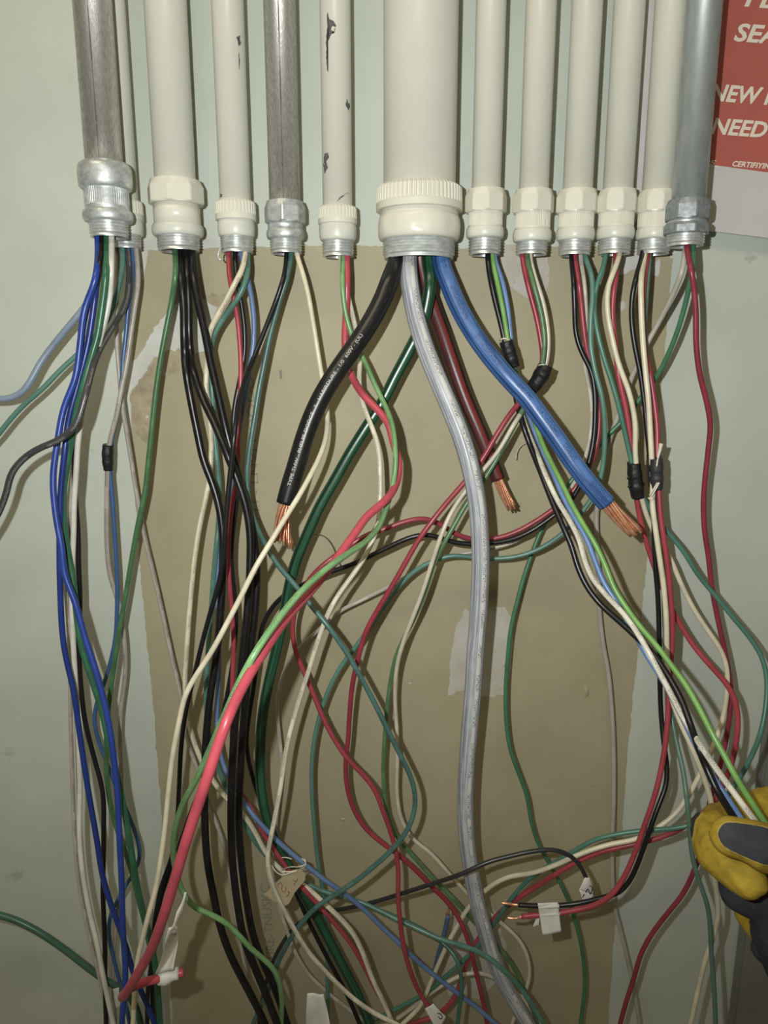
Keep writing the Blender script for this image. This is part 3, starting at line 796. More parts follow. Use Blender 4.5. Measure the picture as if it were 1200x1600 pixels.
# --- very large conduit : heavy cables are built further down
# --- first cream conduit right of it
wire('black_wire', 'black wire of the taped foursome that the glove pulls', BLK, 2.3,
     [(762, 393, 44), (765, 427), (773, 467), (783, 507), (789, 535, 50), (796, 570), (803, 605, 52), (810, 640), (820, 673), (833, 708, 72), (845, 738), (860, 777), (877, 817, 108), (893, 853), (903, 887), (918, 918), (941, 947, 135), (967, 970), (993, 994), (1016, 1016, 165), (1035, 1042), (1048, 1063), (1063, 1090), (1077, 1127, 205), (1090, 1165), (1107, 1207), (1123, 1240, 232), (1140, 1267), (1165, 1305, 240), (1230, 1370, 240)])
wire('green_wire', 'lime green wire of the taped foursome that the glove pulls', '74b24a', 2.0,
     [(769, 393, 46), (777, 440), (787, 490), (793, 528, 54), (799, 568), (815, 605, 54), (834, 655), (848, 695, 74), (860, 720), (877, 753), (893, 787), (910, 817, 118), (930, 850), (947, 887), (960, 920), (977, 947, 148), (1000, 979), (1026, 1009), (1047, 1037, 180), (1072, 1071), (1093, 1108), (1113, 1147, 215), (1133, 1183), (1153, 1220, 232), (1170, 1247), (1190, 1278, 240), (1240, 1345, 240)])
wire('blue_wire', 'sky blue wire of the taped foursome that the glove pulls', '6691cc', 2.0,
     [(775, 393, 40), (785, 440), (793, 480), (798, 525, 46), (803, 570), (816, 618, 48), (834, 670), (849, 707, 70), (863, 737), (883, 783), (900, 813, 108), (917, 843), (930, 877), (943, 910), (962, 939, 138), (980, 970), (998, 1002), (1016, 1033, 158), (1035, 1062), (1058, 1105), (1085, 1160, 200), (1107, 1203), (1128, 1235, 230), (1150, 1267), (1175, 1305, 238), (1240, 1390, 238)])
wire('white_wire', 'printed white wire of the taped foursome that the glove pulls', 'e2dfcb', 2.0,
     [(772, 393, 36), (781, 440), (790, 485), (796, 527, 42), (800, 570), (808, 620, 44), (822, 668), (838, 706, 72), (853, 743), (870, 780), (890, 813, 114), (905, 843), (914, 877), (927, 906), (947, 930, 146), (970, 954), (990, 980), (1010, 1013, 178), (1030, 1050), (1050, 1088), (1068, 1122, 200), (1090, 1158), (1117, 1198, 228), (1143, 1234), (1170, 1270, 244), (1235, 1355, 244)], prt=INK, v0=0.44, vw=0.11)
# --- second
wire('red_wire', 'deep red wire slanting left behind the ribbed grey cable', 'a32a3e', 2.2,
     [(816, 395, 46), (820, 423), (827, 453), (837, 490), (845, 530), (848, 565, 52), (840, 590), (824, 615), (800, 643, 68), (777, 678), (752, 720), (723, 757, 74), (697, 787), (673, 817, 82), (650, 850), (632, 882), (613, 915, 84), (592, 950), (573, 984), (560, 1027, 82), (551, 1068), (546, 1120), (544, 1155, 66), (540, 1193), (542, 1227), (552, 1263, 60), (570, 1293), (597, 1317), (622, 1335, 64), (650, 1360), (677, 1388), (700, 1410, 58), (713, 1428), (725, 1452), (735, 1482, 66), (742, 1512), (750, 1545), (757, 1575), (761, 1600), (770, 1680, 66)])
wire('green_wire', 'green printed wire paired with the cream one behind the ribbed grey cable', '5a8a56', 2.0,
     [(823, 396, 50), (830, 430), (840, 467), (847, 497), (851, 535), (849, 560, 56), (842, 590), (828, 620), (806, 660, 62), (783, 705), (757, 748), (727, 790, 66), (710, 820), (693, 850, 72), (677, 883), (667, 917), (653, 953, 66), (635, 990), (620, 1022), (611, 1060, 52), (606, 1095), (602, 1140), (599, 1200, 44), (602, 1253), (610, 1290), (628, 1318, 46), (650, 1343), (683, 1379), (707, 1403, 46), (726, 1424), (744, 1444), (765, 1466), (785, 1487, 44), (801, 1509), (814, 1535), (825, 1560), (840, 1600), (860, 1670, 50)], prt='1f3a1c')
wire('cream_wire', 'cream wire paired with the green one behind the ribbed grey cable', 'd3cbb2', 1.9,
     [(828, 395, 46), (837, 437), (848, 470), (855, 507), (857, 540), (853, 570, 50), (844, 594), (826, 626), (800, 668, 64), (778, 706), (752, 738), (723, 773, 72), (703, 805), (687, 843, 80), (677, 873), (663, 917), (648, 957, 74), (633, 995), (621, 1037), (617, 1085, 52), (620, 1140), (621, 1190), (620, 1233, 44), (627, 1280), (644, 1310), (672, 1332, 40), (700, 1363), (729, 1395), (770, 1432, 36), (795, 1452), (817, 1477), (827, 1507, 40), (826, 1535), (815, 1560), (800, 1600), (790, 1670, 40)])
# --- third
wire('black_wire', 'black wire swinging left under the cut blue cable then down', BLK, 2.1,
     [(893, 395, 48), (896, 433), (898, 480), (901, 527), (910, 553), (923, 577), (929, 607, 58), (930, 640), (927, 690), (917, 733, 62), (904, 763), (885, 790), (860, 809), (833, 828, 56), (800, 843), (763, 849), (737, 850, 56), (707, 847), (687, 840), (667, 835), (640, 840, 58), (617, 850), (590, 863), (550, 882), (510, 896, 52), (467, 917), (440, 933), (421, 955, 44), (410, 978), (404, 1020), (397, 1070, 46), (389, 1120), (385, 1160), (391, 1200), (402, 1237, 48), (418, 1283), (437, 1330), (460, 1388), (479, 1432, 56), (500, 1475), (520, 1512), (545, 1560), (562, 1600), (590, 1670, 56)])
wire('red_wire', 'maroon wire arching left across the drywall to a white flag', 'a33040', 2.15,
     [(898, 395, 50), (903, 433), (908, 473), (912, 513), (917, 547), (926, 577), (935, 627, 48), (935, 680), (925, 720), (905, 755, 52), (884, 780), (860, 799), (833, 817, 52), (800, 834), (763, 843), (735, 842, 50), (707, 832), (685, 817), (663, 810, 58), (633, 815), (600, 827), (573, 836, 62), (550, 850), (523, 869), (497, 890, 70), (477, 914), (463, 947), (457, 983, 66), (461, 1014), (472, 1043), (488, 1080, 72), (504, 1120), (523, 1156), (544, 1187, 84), (567, 1210), (585, 1233), (597, 1263), (608, 1293, 88), (617, 1323), (622, 1355), (622, 1400, 98), (625, 1437), (632, 1485), (642, 1520, 104), (655, 1550), (670, 1573, 104), (684, 1590, 104)])
wire('white_wire', 'thin printed white wire arching left behind the ribbed grey cable', 'c9c2b0', 1.7,
     [(907, 395, 44), (912, 433), (915, 467), (916, 507), (913, 545), (914, 575, 44), (921, 607), (925, 657), (917, 707), (905, 740, 46), (888, 770), (866, 795), (835, 825, 42), (798, 849), (767, 857), (737, 863), (700, 869, 34), (670, 880), (640, 898), (607, 917), (567, 937, 30), (523, 960), (500, 982), (470, 1010, 30), (449, 1037), (437, 1072), (433, 1105, 30), (436, 1145), (440, 1187), (436, 1240), (430, 1300, 34), (430, 1360), (436, 1415), (447, 1450), (462, 1490, 44), (482, 1522), (505, 1545), (528, 1564), (562, 1590), (640, 1650, 44)], prt='4a4a44')
wire('teal_wire', 'teal wire sagging behind the glove wires then down the drywall', TEAL, 2.0,
     [(914, 395, 52), (923, 423), (926, 457), (923, 500), (923, 540), (930, 580), (941, 623, 62), (945, 673), (943, 720), (937, 752, 60), (924, 780), (907, 803), (883, 830, 56), (850, 854), (800, 871), (763, 873, 46), (700, 869), (673, 878), (647, 893), (620, 920, 42), (600, 947), (580, 977), (560, 1005), (535, 1038, 48), (516, 1072), (502, 1110), (492, 1150, 52), (487, 1200), (488, 1250), (492, 1300, 50), (497, 1348), (504, 1390), (509, 1450, 50), (511, 1500), (512, 1587), (513, 1680, 50)])
# --- fourth
wire('teal_wire', 'teal wire from the left tape wrap bowing far right', '478270', 2.0,
     [(947, 395, 52), (943, 417), (932, 447), (928, 480), (933, 517), (943, 557), (957, 600), (968, 640, 60), (978, 683), (987, 722), (994, 750, 60), (1004, 775), (1016, 797), (1042, 830, 62), (1067, 860), (1090, 897), (1117, 930, 72), (1147, 967), (1172, 997), (1190, 1026, 90), (1198, 1058), (1197, 1100), (1187, 1150, 110), (1170, 1190), (1153, 1220), (1140, 1238, 110), (1110, 1273), (1075, 1290), (1047, 1295, 100), (1013, 1297), (967, 1303), (927, 1313), (897, 1330, 84), (866, 1348), (833, 1369), (807, 1394, 60), (790, 1417), (770, 1445), (750, 1474, 48), (725, 1500), (695, 1527), (665, 1552, 48), (632, 1570), (608, 1582), (570, 1600), (500, 1650, 48)])
wire('cream_wire', 'cream wire from the left tape wrap looping back across the bottom', CRM, 2.1,
     [(969, 394, 56), (962, 417), (950, 450), (949, 483), (957, 530), (967, 570), (983, 613), (992, 657, 66), (993, 715), (997, 745, 64), (1003, 780), (1014, 815), (1028, 842, 58), (1047, 872), (1063, 910), (1083, 950), (1107, 987, 64), (1127, 1017), (1136, 1045), (1136, 1080, 72), (1131, 1115), (1122, 1147), (1108, 1180), (1093, 1211, 88), (1077, 1241), (1055, 1272), (1033, 1290), (997, 1310, 98), (950, 1320), (910, 1333), (867, 1352, 92), (833, 1364), (792, 1371), (770, 1382), (752, 1397, 58), (732, 1418), (715, 1446), (700, 1473), (685, 1507, 54), (672, 1537), (657, 1572), (632, 1597), (585, 1650, 54)])
wire('red_wire', 'red wire from the left tape wrap that loops behind the glove', RED, 2.3,
     [(962, 395, 50), (963, 423), (958, 463), (957, 497), (962, 540), (967, 590), (977, 633, 56), (985, 687), (988, 725), (991, 752, 58), (995, 780), (1000, 810), (1013, 857), (1024, 890, 56), (1040, 930), (1053, 958), (1068, 985, 70), (1090, 1017), (1118, 1049), (1139, 1074, 90), (1150, 1100), (1153, 1125), (1150, 1160, 100), (1143, 1193), (1132, 1222), (1110, 1260), (1080, 1284, 96), (1053, 1300), (1027, 1310), (987, 1320, 86), (933, 1333), (900, 1347), (867, 1367), (833, 1388, 66), (800, 1410), (775, 1432), (752, 1460, 42), (736, 1487), (726, 1515), (717, 1542), (705, 1567, 42), (685, 1585), (650, 1597), (580, 1625, 42)])
# --- partly hidden conduit
wire('black_wire', 'black wire with bare tip taped to the red one at lower right', '1c1c1e', 2.1,
     [(1004, 395, 56), (997, 423), (988, 463), (987, 500), (992, 540), (1000, 580), (1006, 623, 62), (1012, 683), (1016, 720), (1019, 755, 66), (1021, 790), (1022, 827), (1024, 883, 70), (1028, 933), (1030, 1000), (1031, 1060), (1033, 1117, 82), (1037, 1160), (1042, 1200), (1040, 1230), (1031, 1253), (1020, 1283, 112), (1008, 1317), (995, 1353), (983, 1378), (968, 1394, 118), (943, 1402), (925, 1407), (900, 1412, 112), (873, 1415), (840, 1415.5), (810, 1414, 108)])
wire('cream_wire', 'cream wire tied with string below the right tape wrap', CRM, 2.2,
     [(1008, 394, 60), (1002, 433), (1002, 480), (1004, 527), (1008, 573), (1013, 623, 72), (1016, 673), (1018, 712), (1020, 760, 76), (1019, 785), (1023, 817), (1030, 867, 84), (1037, 917), (1041, 967), (1042, 1010), (1044, 1060, 96), (1052, 1100), (1065, 1133), (1083, 1172, 120), (1098, 1210), (1110, 1247), (1114, 1300, 122), (1112, 1350), (1120, 1395), (1122, 1430, 110), (1113, 1467), (1100, 1507), (1090, 1550), (1079, 1600), (1060, 1680, 110)])
wire('red_wire', 'red wire with bare tip taped to the black one at lower right', 'ae3342', 2.25,
     [(1012, 395, 50), (1006, 440), (1004, 500), (1008, 550), (1017, 593), (1023, 633, 62), (1027, 673), (1027, 715), (1029, 755, 70), (1032, 805), (1041, 867, 78), (1048, 933), (1051, 983), (1048, 1033, 88), (1045, 1083), (1042, 1140), (1037, 1180), (1030, 1217), (1020, 1253, 116), (1007, 1290), (993, 1330), (975, 1371), (955, 1399, 126), (933, 1413), (900, 1422), (873, 1427, 118), (840, 1430), (815, 1432, 112)])
wire('green_wire', 'dull green wire running from the right tape wrap down past the glove', '5f8672', 2.0,
     [(1015, 395, 46), (1012, 433), (1009, 473), (1007, 523), (1013, 570), (1019, 630, 50), (1024, 700), (1026, 755, 52), (1030, 820), (1036, 900), (1039, 980, 58), (1042, 1060), (1050, 1123, 84), (1057, 1160), (1067, 1203), (1073, 1247, 122), (1078, 1300), (1083, 1345), (1094, 1381), (1106, 1417, 122), (1110, 1450), (1111, 1483), (1115, 1533), (1118, 1597), (1120, 1680, 120)])
# --- galvanized conduit
wire('white_wire', 'grey white wire leaning left from the galvanized conduit then along the drywall', 'b7b4a4', 2.1,
     [(1071, 385, 80), (1067, 420), (1053, 457), (1033, 497, 46), (1013, 533), (990, 583), (963, 657, 26), (946, 710), (936, 770), (932, 800, 18), (933, 850), (935, 900), (936, 945), (941, 997, 16), (951, 1055), (956, 1110), (959, 1183, 18), (959, 1250), (957, 1310), (957, 1370, 20), (961, 1420), (970, 1455), (980, 1497), (990, 1543, 24), (999, 1597), (1012, 1680, 24)])
wire('green_wire', 'deep green wire crossing left from the galvanized conduit down the bare drywall', '3f8058', 2.0,
     [(1083, 381, 84), (1083, 417), (1077, 447), (1067, 490, 64), (1050, 540), (1027, 587), (1000, 623, 34), (973, 657), (947, 683), (922, 713, 26), (892, 752), (864, 795), (846, 828, 24), (833, 860), (820, 897), (809, 937), (799, 978, 34), (793, 1033), (790, 1090), (791, 1125), (797, 1170, 38), (810, 1207), (823, 1242), (830, 1283), (841, 1318, 32), (857, 1347), (873, 1375), (887, 1404), (900, 1443, 34), (910, 1487), (914, 1533), (908, 1593), (895, 1680, 34)])
wire('red_wire', 'maroon wire hanging over the painted wall beside the poster corner', MAR, 2.2,
     [(1073, 381, 82), (1077, 407), (1083, 440), (1087, 483), (1088, 540), (1093, 583), (1104, 627, 70), (1110, 660), (1107, 700), (1102, 745), (1099, 790, 58), (1101, 830), (1107, 870), (1112, 917), (1120, 960, 56), (1129, 1002), (1137, 1040), (1142, 1080), (1138, 1133, 66), (1130, 1177), (1122, 1207), (1112, 1240), (1103, 1285, 78), (1097, 1325), (1083, 1364), (1067, 1397, 72), (1043, 1427), (1020, 1457), (1003, 1487), (990, 1530, 70), (977, 1570), (969, 1600), (950, 1680, 70)])
# --- loose wires low in the frame
wire('black_wire', 'charcoal wire lying across the ribbed grey cable with a small white flag', '333336', 1.9,
     [(400, 1640, 40), (410, 1560), (432, 1490), (470, 1440, 40), (500, 1426), (537, 1420), (582, 1410, 66), (625, 1397), (675, 1381), (725, 1364, 106), (762, 1347), (800, 1337, 104), (833, 1330), (867, 1328), (890, 1336), (907, 1353, 104), (917, 1374), (925, 1396, 104)], start=False)
wire('teal_wire', 'dark teal wire dropping beside the white taped blue stub', '3b6f60', 1.9,
     [(560, 1411, 56), (600, 1425), (650, 1447), (690, 1472, 80), (710, 1492), (719, 1515, 96), (721, 1550), (717, 1580), (714, 1610), (708, 1680, 96)], start=False)
wire('cream_wire', 'cream wire arching low behind the ribbed grey cable', 'd8cfb4', 2.0,
     [(560, 1625, 40), (620, 1592, 40), (650, 1570), (675, 1550), (705, 1531, 46), (730, 1521), (750, 1520), (772, 1527, 42), (792, 1541), (812, 1556), (830, 1578), (842, 1600), (870, 1660, 44)], start=False)
wire('blue_wire', 'short blue wire stub with bare tip and white tape', '4d6c98', 2.2,
     [(676, 1530, 40), (682, 1502, 44), (688, 1480), (695, 1455, 50), (700, 1430, 54)], start=False)
wire('green_wire', 'dark green wire entering from the left edge near the bottom', '3d6a55', 3.0,
     [(-40, 1424, 90), (0, 1430, 92), (20, 1436), (50, 1450), (82, 1470, 92), (112, 1492), (140, 1514), (162, 1530), (185, 1543, 90), (205, 1560), (220, 1600), (225, 1680, 90)], start=False)
wire('string_wisp', 'fine dark fibre curling off the drywall beside the green cable', '6a6552', 0.5,
     [(482, 838, 20), (490, 834), (498, 833), (509, 838), (518, 849), (524, 862), (528, 876), (532, 884, 10)], start=False, cat='fibre')
wire('string_wisp', 'small white hooked fibre below the cut blue cable', 'cfc9b6', 0.7,
     [(806, 718, 14), (805, 710), (808, 700), (814, 694), (822, 691), (829, 690, 6)], start=False, cat='fibre')

# heavy cables
def rib_fn(n, a_):
    return lambda t: 1.0 + a_ * np.cos(n * t)
HEAVY = {}
def heavy(key, *a, **k):
    HEAVY[key] = len(W); wire(*a, **k)
heavy('blk', 'black_cable', 'heavy black cable with white lettering and frayed copper end', '1d1d1f', 7.2,
     [(616, 398, 52), (611, 433), (598, 467, 66), (577, 507), (553, 543), (527, 580, 84), (504, 617), (487, 653), (474, 690, 92), (463, 728), (453, 760), (446, 787, 96)], cat='cable', dust='4a4946')
heavy('gry', 'grey_cable', 'heavy ribbed silver grey cable hanging to the bottom edge', 'b8bdc4', 6.9,
     [(638, 396, 52), (639, 433), (647, 483, 62), (663, 540), (683, 590, 84), (703, 637), (720, 680), (735, 730, 98), (744, 775), (749, 820), (751, 867), (750, 917, 96), (747, 967), (743, 1017), (739, 1080, 90), (734, 1137), (729, 1200), (727, 1262, 84), (729, 1310), (736, 1360), (743, 1398, 78), (755, 1445), (770, 1495), (788, 1538, 72), (808, 1573), (824, 1600), (865, 1670, 72)], cat='cable', streak='6d7480', sfreq=7, samt=0.75, prt=INK, v0=0.42, vw=0.035, rough=0.38, lines=((0.42, 0.045, 'd8d8d4', 0.85), (0.37, 0.01, '6d7480', 0.7), (0.57, 0.008, '7c8490', 0.8), (0.62, 0.012, '6d7480', 0.7), (0.32, 0.02, '8d949e', 0.8)))
heavy('mar', 'maroon_cable', 'heavy dark maroon cable with a cut copper end', '4e2426', 6.3,
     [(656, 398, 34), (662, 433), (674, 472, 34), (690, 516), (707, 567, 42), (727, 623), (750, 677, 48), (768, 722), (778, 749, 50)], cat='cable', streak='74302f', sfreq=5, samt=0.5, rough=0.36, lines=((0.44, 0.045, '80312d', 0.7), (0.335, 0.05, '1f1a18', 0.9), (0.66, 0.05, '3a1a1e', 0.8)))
heavy('grn', 'green_cable', 'thick dark green cable curving left behind the black one', '24603f', 4.7,
     [(668, 396, 48), (672, 433), (668, 473, 52), (657, 513), (640, 547), (617, 590, 50), (597, 630), (571, 670), (546, 710, 54), (524, 749), (500, 791), (481, 833, 58), (464, 873), (453, 912), (444, 962, 60), (433, 1012), (421, 1062), (411, 1115, 60), (407, 1167), (407, 1217), (414, 1267, 62), (431, 1317), (451, 1352), (475, 1398, 64), (495, 1432), (515, 1470), (537, 1512), (557, 1550, 64), (577, 1597), (605, 1670, 64)], cat='cable', streak='16301f', sfreq=4, samt=0.6, rough=0.28, lines=((0.60, 0.035, '142a1e', 0.85), (0.36, 0.03, '173524', 0.8)))
heavy('blu', 'blue_cable', 'heavy bright blue cable with cut copper end pointing lower right', '4a7cc0', 7.0,
     [(690, 398, 50), (700, 440), (717, 481, 66), (738, 518), (761, 551), (785, 580, 90), (802, 599), (821, 619), (844, 650, 100), (866, 680), (888, 712), (912, 745, 110), (931, 768), (948, 787, 112)], cat='cable', streak='1d3c70', sfreq=3.0, samt=0.7, prt='142a5a', v0=0.45, vw=0.05, rough=0.34, lines=((0.70, 0.07, '2a5694', 0.8), (0.605, 0.022, '1a3560', 0.85), (0.555, 0.008, '2a4a80', 0.8), (0.36, 0.012, '284a80', 0.7)))

# resample every run
def project(p):
    q = np.asarray(p, float) - CAM
    zc = q @ FWD
    return np.array([600 + FPX * (q @ RT) / zc, 800 - FPX * (q @ UP) / zc, -p[1] * 1000])
for k_, w in enumerate(W):
    if k_ < 7: w['kw0'] = {192: 100}
    elif k_ < 12: w['kw0'] = {162: 100}
    elif w['start'] and w['pts'][0][0] > 1060: w['kw0'] = {1028: 100}
    elif w['start'] and 990 < w['pts'][0][0] < 1030: w['kw0'] = {1077: 100}
    pts = list(w['pts'])
    a = fill_depth(pts)
    if w['start']:
        # leave the conduit mouth inside its bore, straight up into the pipe
        c = min(CONDUITS, key=lambda q: abs(project((q[0], q[1], P(a[0, 0], a[0, 1], -q[1] * 1000)[2]))[0] - a[0, 0]) + (30 if (w['r'] > 4) != (q[2] > 0.02) else 0) + w['kw0'].get(round(q[3]), 0))
        q0 = P(a[0, 0], a[0, 1], -c[1] * 1000 + np.clip(a[0, 2] - 45, -6, 6) * (0.0 if w['r'] < 4 else 0.7))
        v = np.array([q0[0] - c[0], q0[1] - c[1]]); L = np.linalg.norm(v); mx = max(0.001, c[2] - w['r'] / 1000 - 0.0004)
        if L > mx: v *= mx / L
        p1 = np.array([c[0] + v[0], c[1] + v[1], c[4]])
        head = [project(p1 + np.array([0, 0, z_])) for z_ in (0.03, 0.016, 0.006, 0.0005)]
        a = np.vstack([head, a[1:]])
    # runs that leave the frame carry on beyond it
    e, g = a[-1], a[-1] - a[-2]
    if e[1] > 1600:
        a = np.vstack([a, [e[0] + np.clip(g[0] / max(20, g[1]), -1, 1) * 140, e[1] + 260, e[2]]])
    elif e[0] < 0:
        a = np.vstack([a, [e[0] - 130, e[1] + np.clip(g[1] / max(20, -g[0]), -1, 1) * 120, e[2]]])
    if a[0, 0] < 0:
        a = np.vstack([[a[0, 0] - 130, a[0, 1] + 10, a[0, 2]], a])
    s = catmull(a, 4.0)
    w['s'] = gsmooth(s, 2.2)
# keep runs from passing through one another: move them apart along the line of sight only in depth
S = np.vstack([w['s'] for w in W])
ID = np.concatenate([np.full(len(w['s']), i) for i, w in enumerate(W)])
RAD = np.concatenate([np.full(len(w['s']), w['r']) for w in W])
OFF = np.cumsum([0] + [len(w['s']) for w in W])
FREE = np.concatenate([np.clip((np.arange(len(w['s'])) - 14) / 14.0, 0, 1) if w['start'] else np.ones(len(w['s'])) for w in W])
kd = kdtree.KDTree(len(S))
for i, p in enumerate(S): kd.insert((p[0], p[1], 0), i)
kd.balance()
pi, pj = [], []
for i, p in enumerate(S):
    for co, j, dist in kd.find_range((p[0], p[1], 0), (RAD[i] + 7.2) * 2.6):
        if j > i and ID[j] != ID[i] and dist < (RAD[i] + RAD[j]) * 2.7:
            pi.append(i); pj.append(j)
pi = np.array(pi); pj = np.array(pj)
latpx = np.linalg.norm(S[pi, :2] - S[pj, :2], axis=1)
sgn = np.where(S[pi, 2] >= S[pj, 2], 1.0, -1.0)
for it in range(40):
    z = (DCAM - S[:, 2] / 1000) / (cp + sp * (800 - S[:, 1]) / FPX)
    lat = latpx * 0.5 * (z[pi] + z[pj]) / FPX * 1000
    rs = RAD[pi] + RAD[pj] + 0.25
    need = np.sqrt(np.maximum(rs * rs - lat * lat, 0))
    gap = sgn * (S[pi, 2] - S[pj, 2])
    push = np.maximum(need - gap, 0) * 0.5
    if push.max() < 0.3: break
    plus = np.zeros(len(S)); minus = np.zeros(len(S))
    np.maximum.at(plus, pi, np.where(sgn > 0, push, 0)); np.maximum.at(minus, pi, np.where(sgn < 0, push, 0))
    np.maximum.at(plus, pj, np.where(sgn < 0, push, 0)); np.maximum.at(minus, pj, np.where(sgn > 0, push, 0))
    disp = (plus - minus) * 0.8 * FREE
    for k in range(len(W)):
        a, b = OFF[k], OFF[k + 1]
        d = gsmooth(disp[a:b, None], 3.0)[:, 0] if b - a > 24 else disp[a:b]
        S[a:b, 2] += np.where(np.abs(disp[a:b]) > np.abs(d), disp[a:b] * 0.5 + d * 0.5, d)
    S[:, 2] = np.maximum(S[:, 2], RAD + 1.2)
for k, w in enumerate(W):
    a = S[OFF[k]:OFF[k + 1]]
    d = gsmooth(a[:, 2:3], 3.0) if len(a) > 24 else a[:, 2:3]
    w['s'] = np.column_stack([a[:, :2], d])
    w['p'] = PA(w['s'])

GROUP = 'loose wires hanging from the conduits'
for k, w in enumerate(W):
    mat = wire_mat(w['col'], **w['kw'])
    big = w['cat'] == 'cable'
    rib = None
    sides = 10
    if big:
        sides = 40
        key = [q for q in HEAVY if HEAVY[q] == k][0]
        if key == 'gry': rib = rib_fn(12, 0.018)
        if key == 'blu': rib = lambda t: 1.0 - 0.07 * np.exp(-((t - 3.75) / 0.14) ** 2) - 0.04 * np.exp(-((t - 2.2) / 0.12) ** 2)
        if key == 'grn': rib = rib_fn(7, 0.015)
    V, F, U = tube_data(w['p'], w['r'] / 1000.0, sides, rib)
    if big:
        root = empty(w['name'], w['p'][0])
        w['obj'] = root
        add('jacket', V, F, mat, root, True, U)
        tag(root, w['label'], 'cable', 'heavy cables from the very large conduit')
    else:
        o = add(w['name'], V, F, mat, None, True, U, origin=w['p'][0])
        w['obj'] = o
        tag(o, w['label'], w['cat'], GROUP if w['cat'] == 'wire' else None)

def by_label(s):
    return [w for w in W if w['label'].startswith(s)][0]

# copper strands of the three cut cables
def strands(key, length, splay, bend, n=19, r=0.95, wild=0.15):
    w = W[HEAVY[key]]
    p = w['p']; e = p[-1]; t = p[-1] - p[-6]; t /= np.linalg.norm(t)
    tc = CAM - e; nn = tc - tc.dot(t) * t; nn /= np.linalg.norm(nn); b = np.cross(t, nn)
    pos = [(0, 0)] + [(1, i * math.pi / 3) for i in range(6)] + [(2, i * math.pi / 6 + 0.1) for i in range(12)]
    rr = np.random.default_rng(5 + len(key) + int(length))
    for q, a in pos[:n]:
        R0 = q * 2.05 * r / 1000
        o = nn * math.cos(a) * R0 + b * math.sin(a) * R0
        Ln = length * rr.uniform(0.90, 1.05) / 1000
        sp_ = splay * rr.uniform(0.7, 1.3)
        tw = rr.uniform(-1, 1) * wild
        path = []
        for s in np.linspace(-0.004 / Ln, 1, 9):
            ss = max(0, s)
            rot = a + 0.9 * s + tw * s
            d_ = nn * math.cos(rot) * R0 * (1 + sp_[0] * ss) + b * math.sin(rot) * R0 * (1 + sp_[1] * ss)
            path.append(e + t * s * Ln + d_ + (nn * bend[0] + b * bend[1]) * ss * ss * Ln)
        V, F, U = tube_data(np.array(path), r / 1000, 7)
        add('copper_strand', V, F, M_COPPER, w['obj'], True, U)
strands('blk', 31, np.array([0.3, 0.75]), (0.0, -0.22))
strands('mar', 27, np.array([0.2, 0.05]), (0.0, -0.10), r=0.8)
strands('blu', 31, np.array([0.3, 0.0]), (0.0, -0.05), r=1.1, wild=0.5)

# lettering on the black cable, read from the cut end upward
def cable_text(key, s, start_mm, cap_mm, total_mm, ang0=0.0, mat=None):
    w = W[HEAVY[key]]; p = w['p'][::-1]
    seg = np.concatenate([[0], np.cumsum(np.linalg.norm(np.diff(p, axis=0), axis=1))])
    t = np.gradient(p, axis=0); t /= np.linalg.norm(t, axis=1)[:, None]
    tc = CAM[None] - p; n = tc - (tc * t).sum(1)[:, None] * t; n /= np.linalg.norm(n, axis=1)[:, None]
    left = np.cross(n, t)
    V, F = text_mesh(s, offset=0.0, spacing=1.0)
    Wd = V[:, 0].max()
    R = w['r'] / 1000 + 0.00012
    out = []
    for v in V:
        q = start_mm / 1000 + v[0] / Wd * total_mm / 1000
        c = np.array([np.interp(q, seg, p[:, k]) for k in range(3)])
        nn = np.array([np.interp(q, seg, n[:, k]) for k in range(3)]); nn /= np.linalg.norm(nn)
        ll = np.array([np.interp(q, seg, left[:, k]) for k in range(3)]); ll /= np.linalg.norm(ll)
        th = ang0 + (v[1] - 0.5) * cap_mm / 1000 / R
        out.append(c + R * (math.cos(th) * nn + math.sin(th) * ll))
    o = add('printed_lettering', out, F, mat, w['obj'], False)
    o['label'] = 'white printed lettering along the black jacket'
M_WPRINT = plain('white_cable_print', 'c4c4be', 0.6)
cable_text('blk', 'TYPE THW - PHELPS DODGE - S - HABIRDURE - 1/0  600V - (UL)', 15, 2.6, 126, 0.15, M_WPRINT)

# bare tips
def tip(w, pts, r=1.1):
    e = w['s'][-1]
    a = [(e[0], e[1], e[2])] + pts
    o = px_tube('copper_tip', a, r, M_COPPER, w['obj'], 8, 2, 0.5)
    o['label'] = 'bare copper tip'
tip(by_label('black wire with bare tip'), [(800, 1413, 107), (794, 1412, 107), (783, 1410.5, 106)])
tip(by_label('red wire with bare tip'), [(806, 1435, 111), (803, 1435, 111), (792, 1434, 110)])
tip(by_label('short blue wire stub'), [(701, 1423, 55), (702, 1414, 56)], 1.2)

# ------------------------------------------------------------------ tape wraps, flags, tag, string
M_TAPE = surf_mat('black_tape', '1a1a1c', '242427', 200, 0.45, 300, 0.4, 0.0008)
M_TAPE2 = surf_mat('grey_black_tape', '3a3b3e', '323336', 200, 0.5, 300, 0.3, 0.0006)
M_STRING = plain('white_string', 'd9d4c2', 0.8)
M_FLAG = surf_mat('white_label_tape', 'dcdcd6', 'd2d2cb', 60, 0.55, 90, 0.2, 0.001)
M_MARK = plain('marker_ink', '26262a', 0.6)

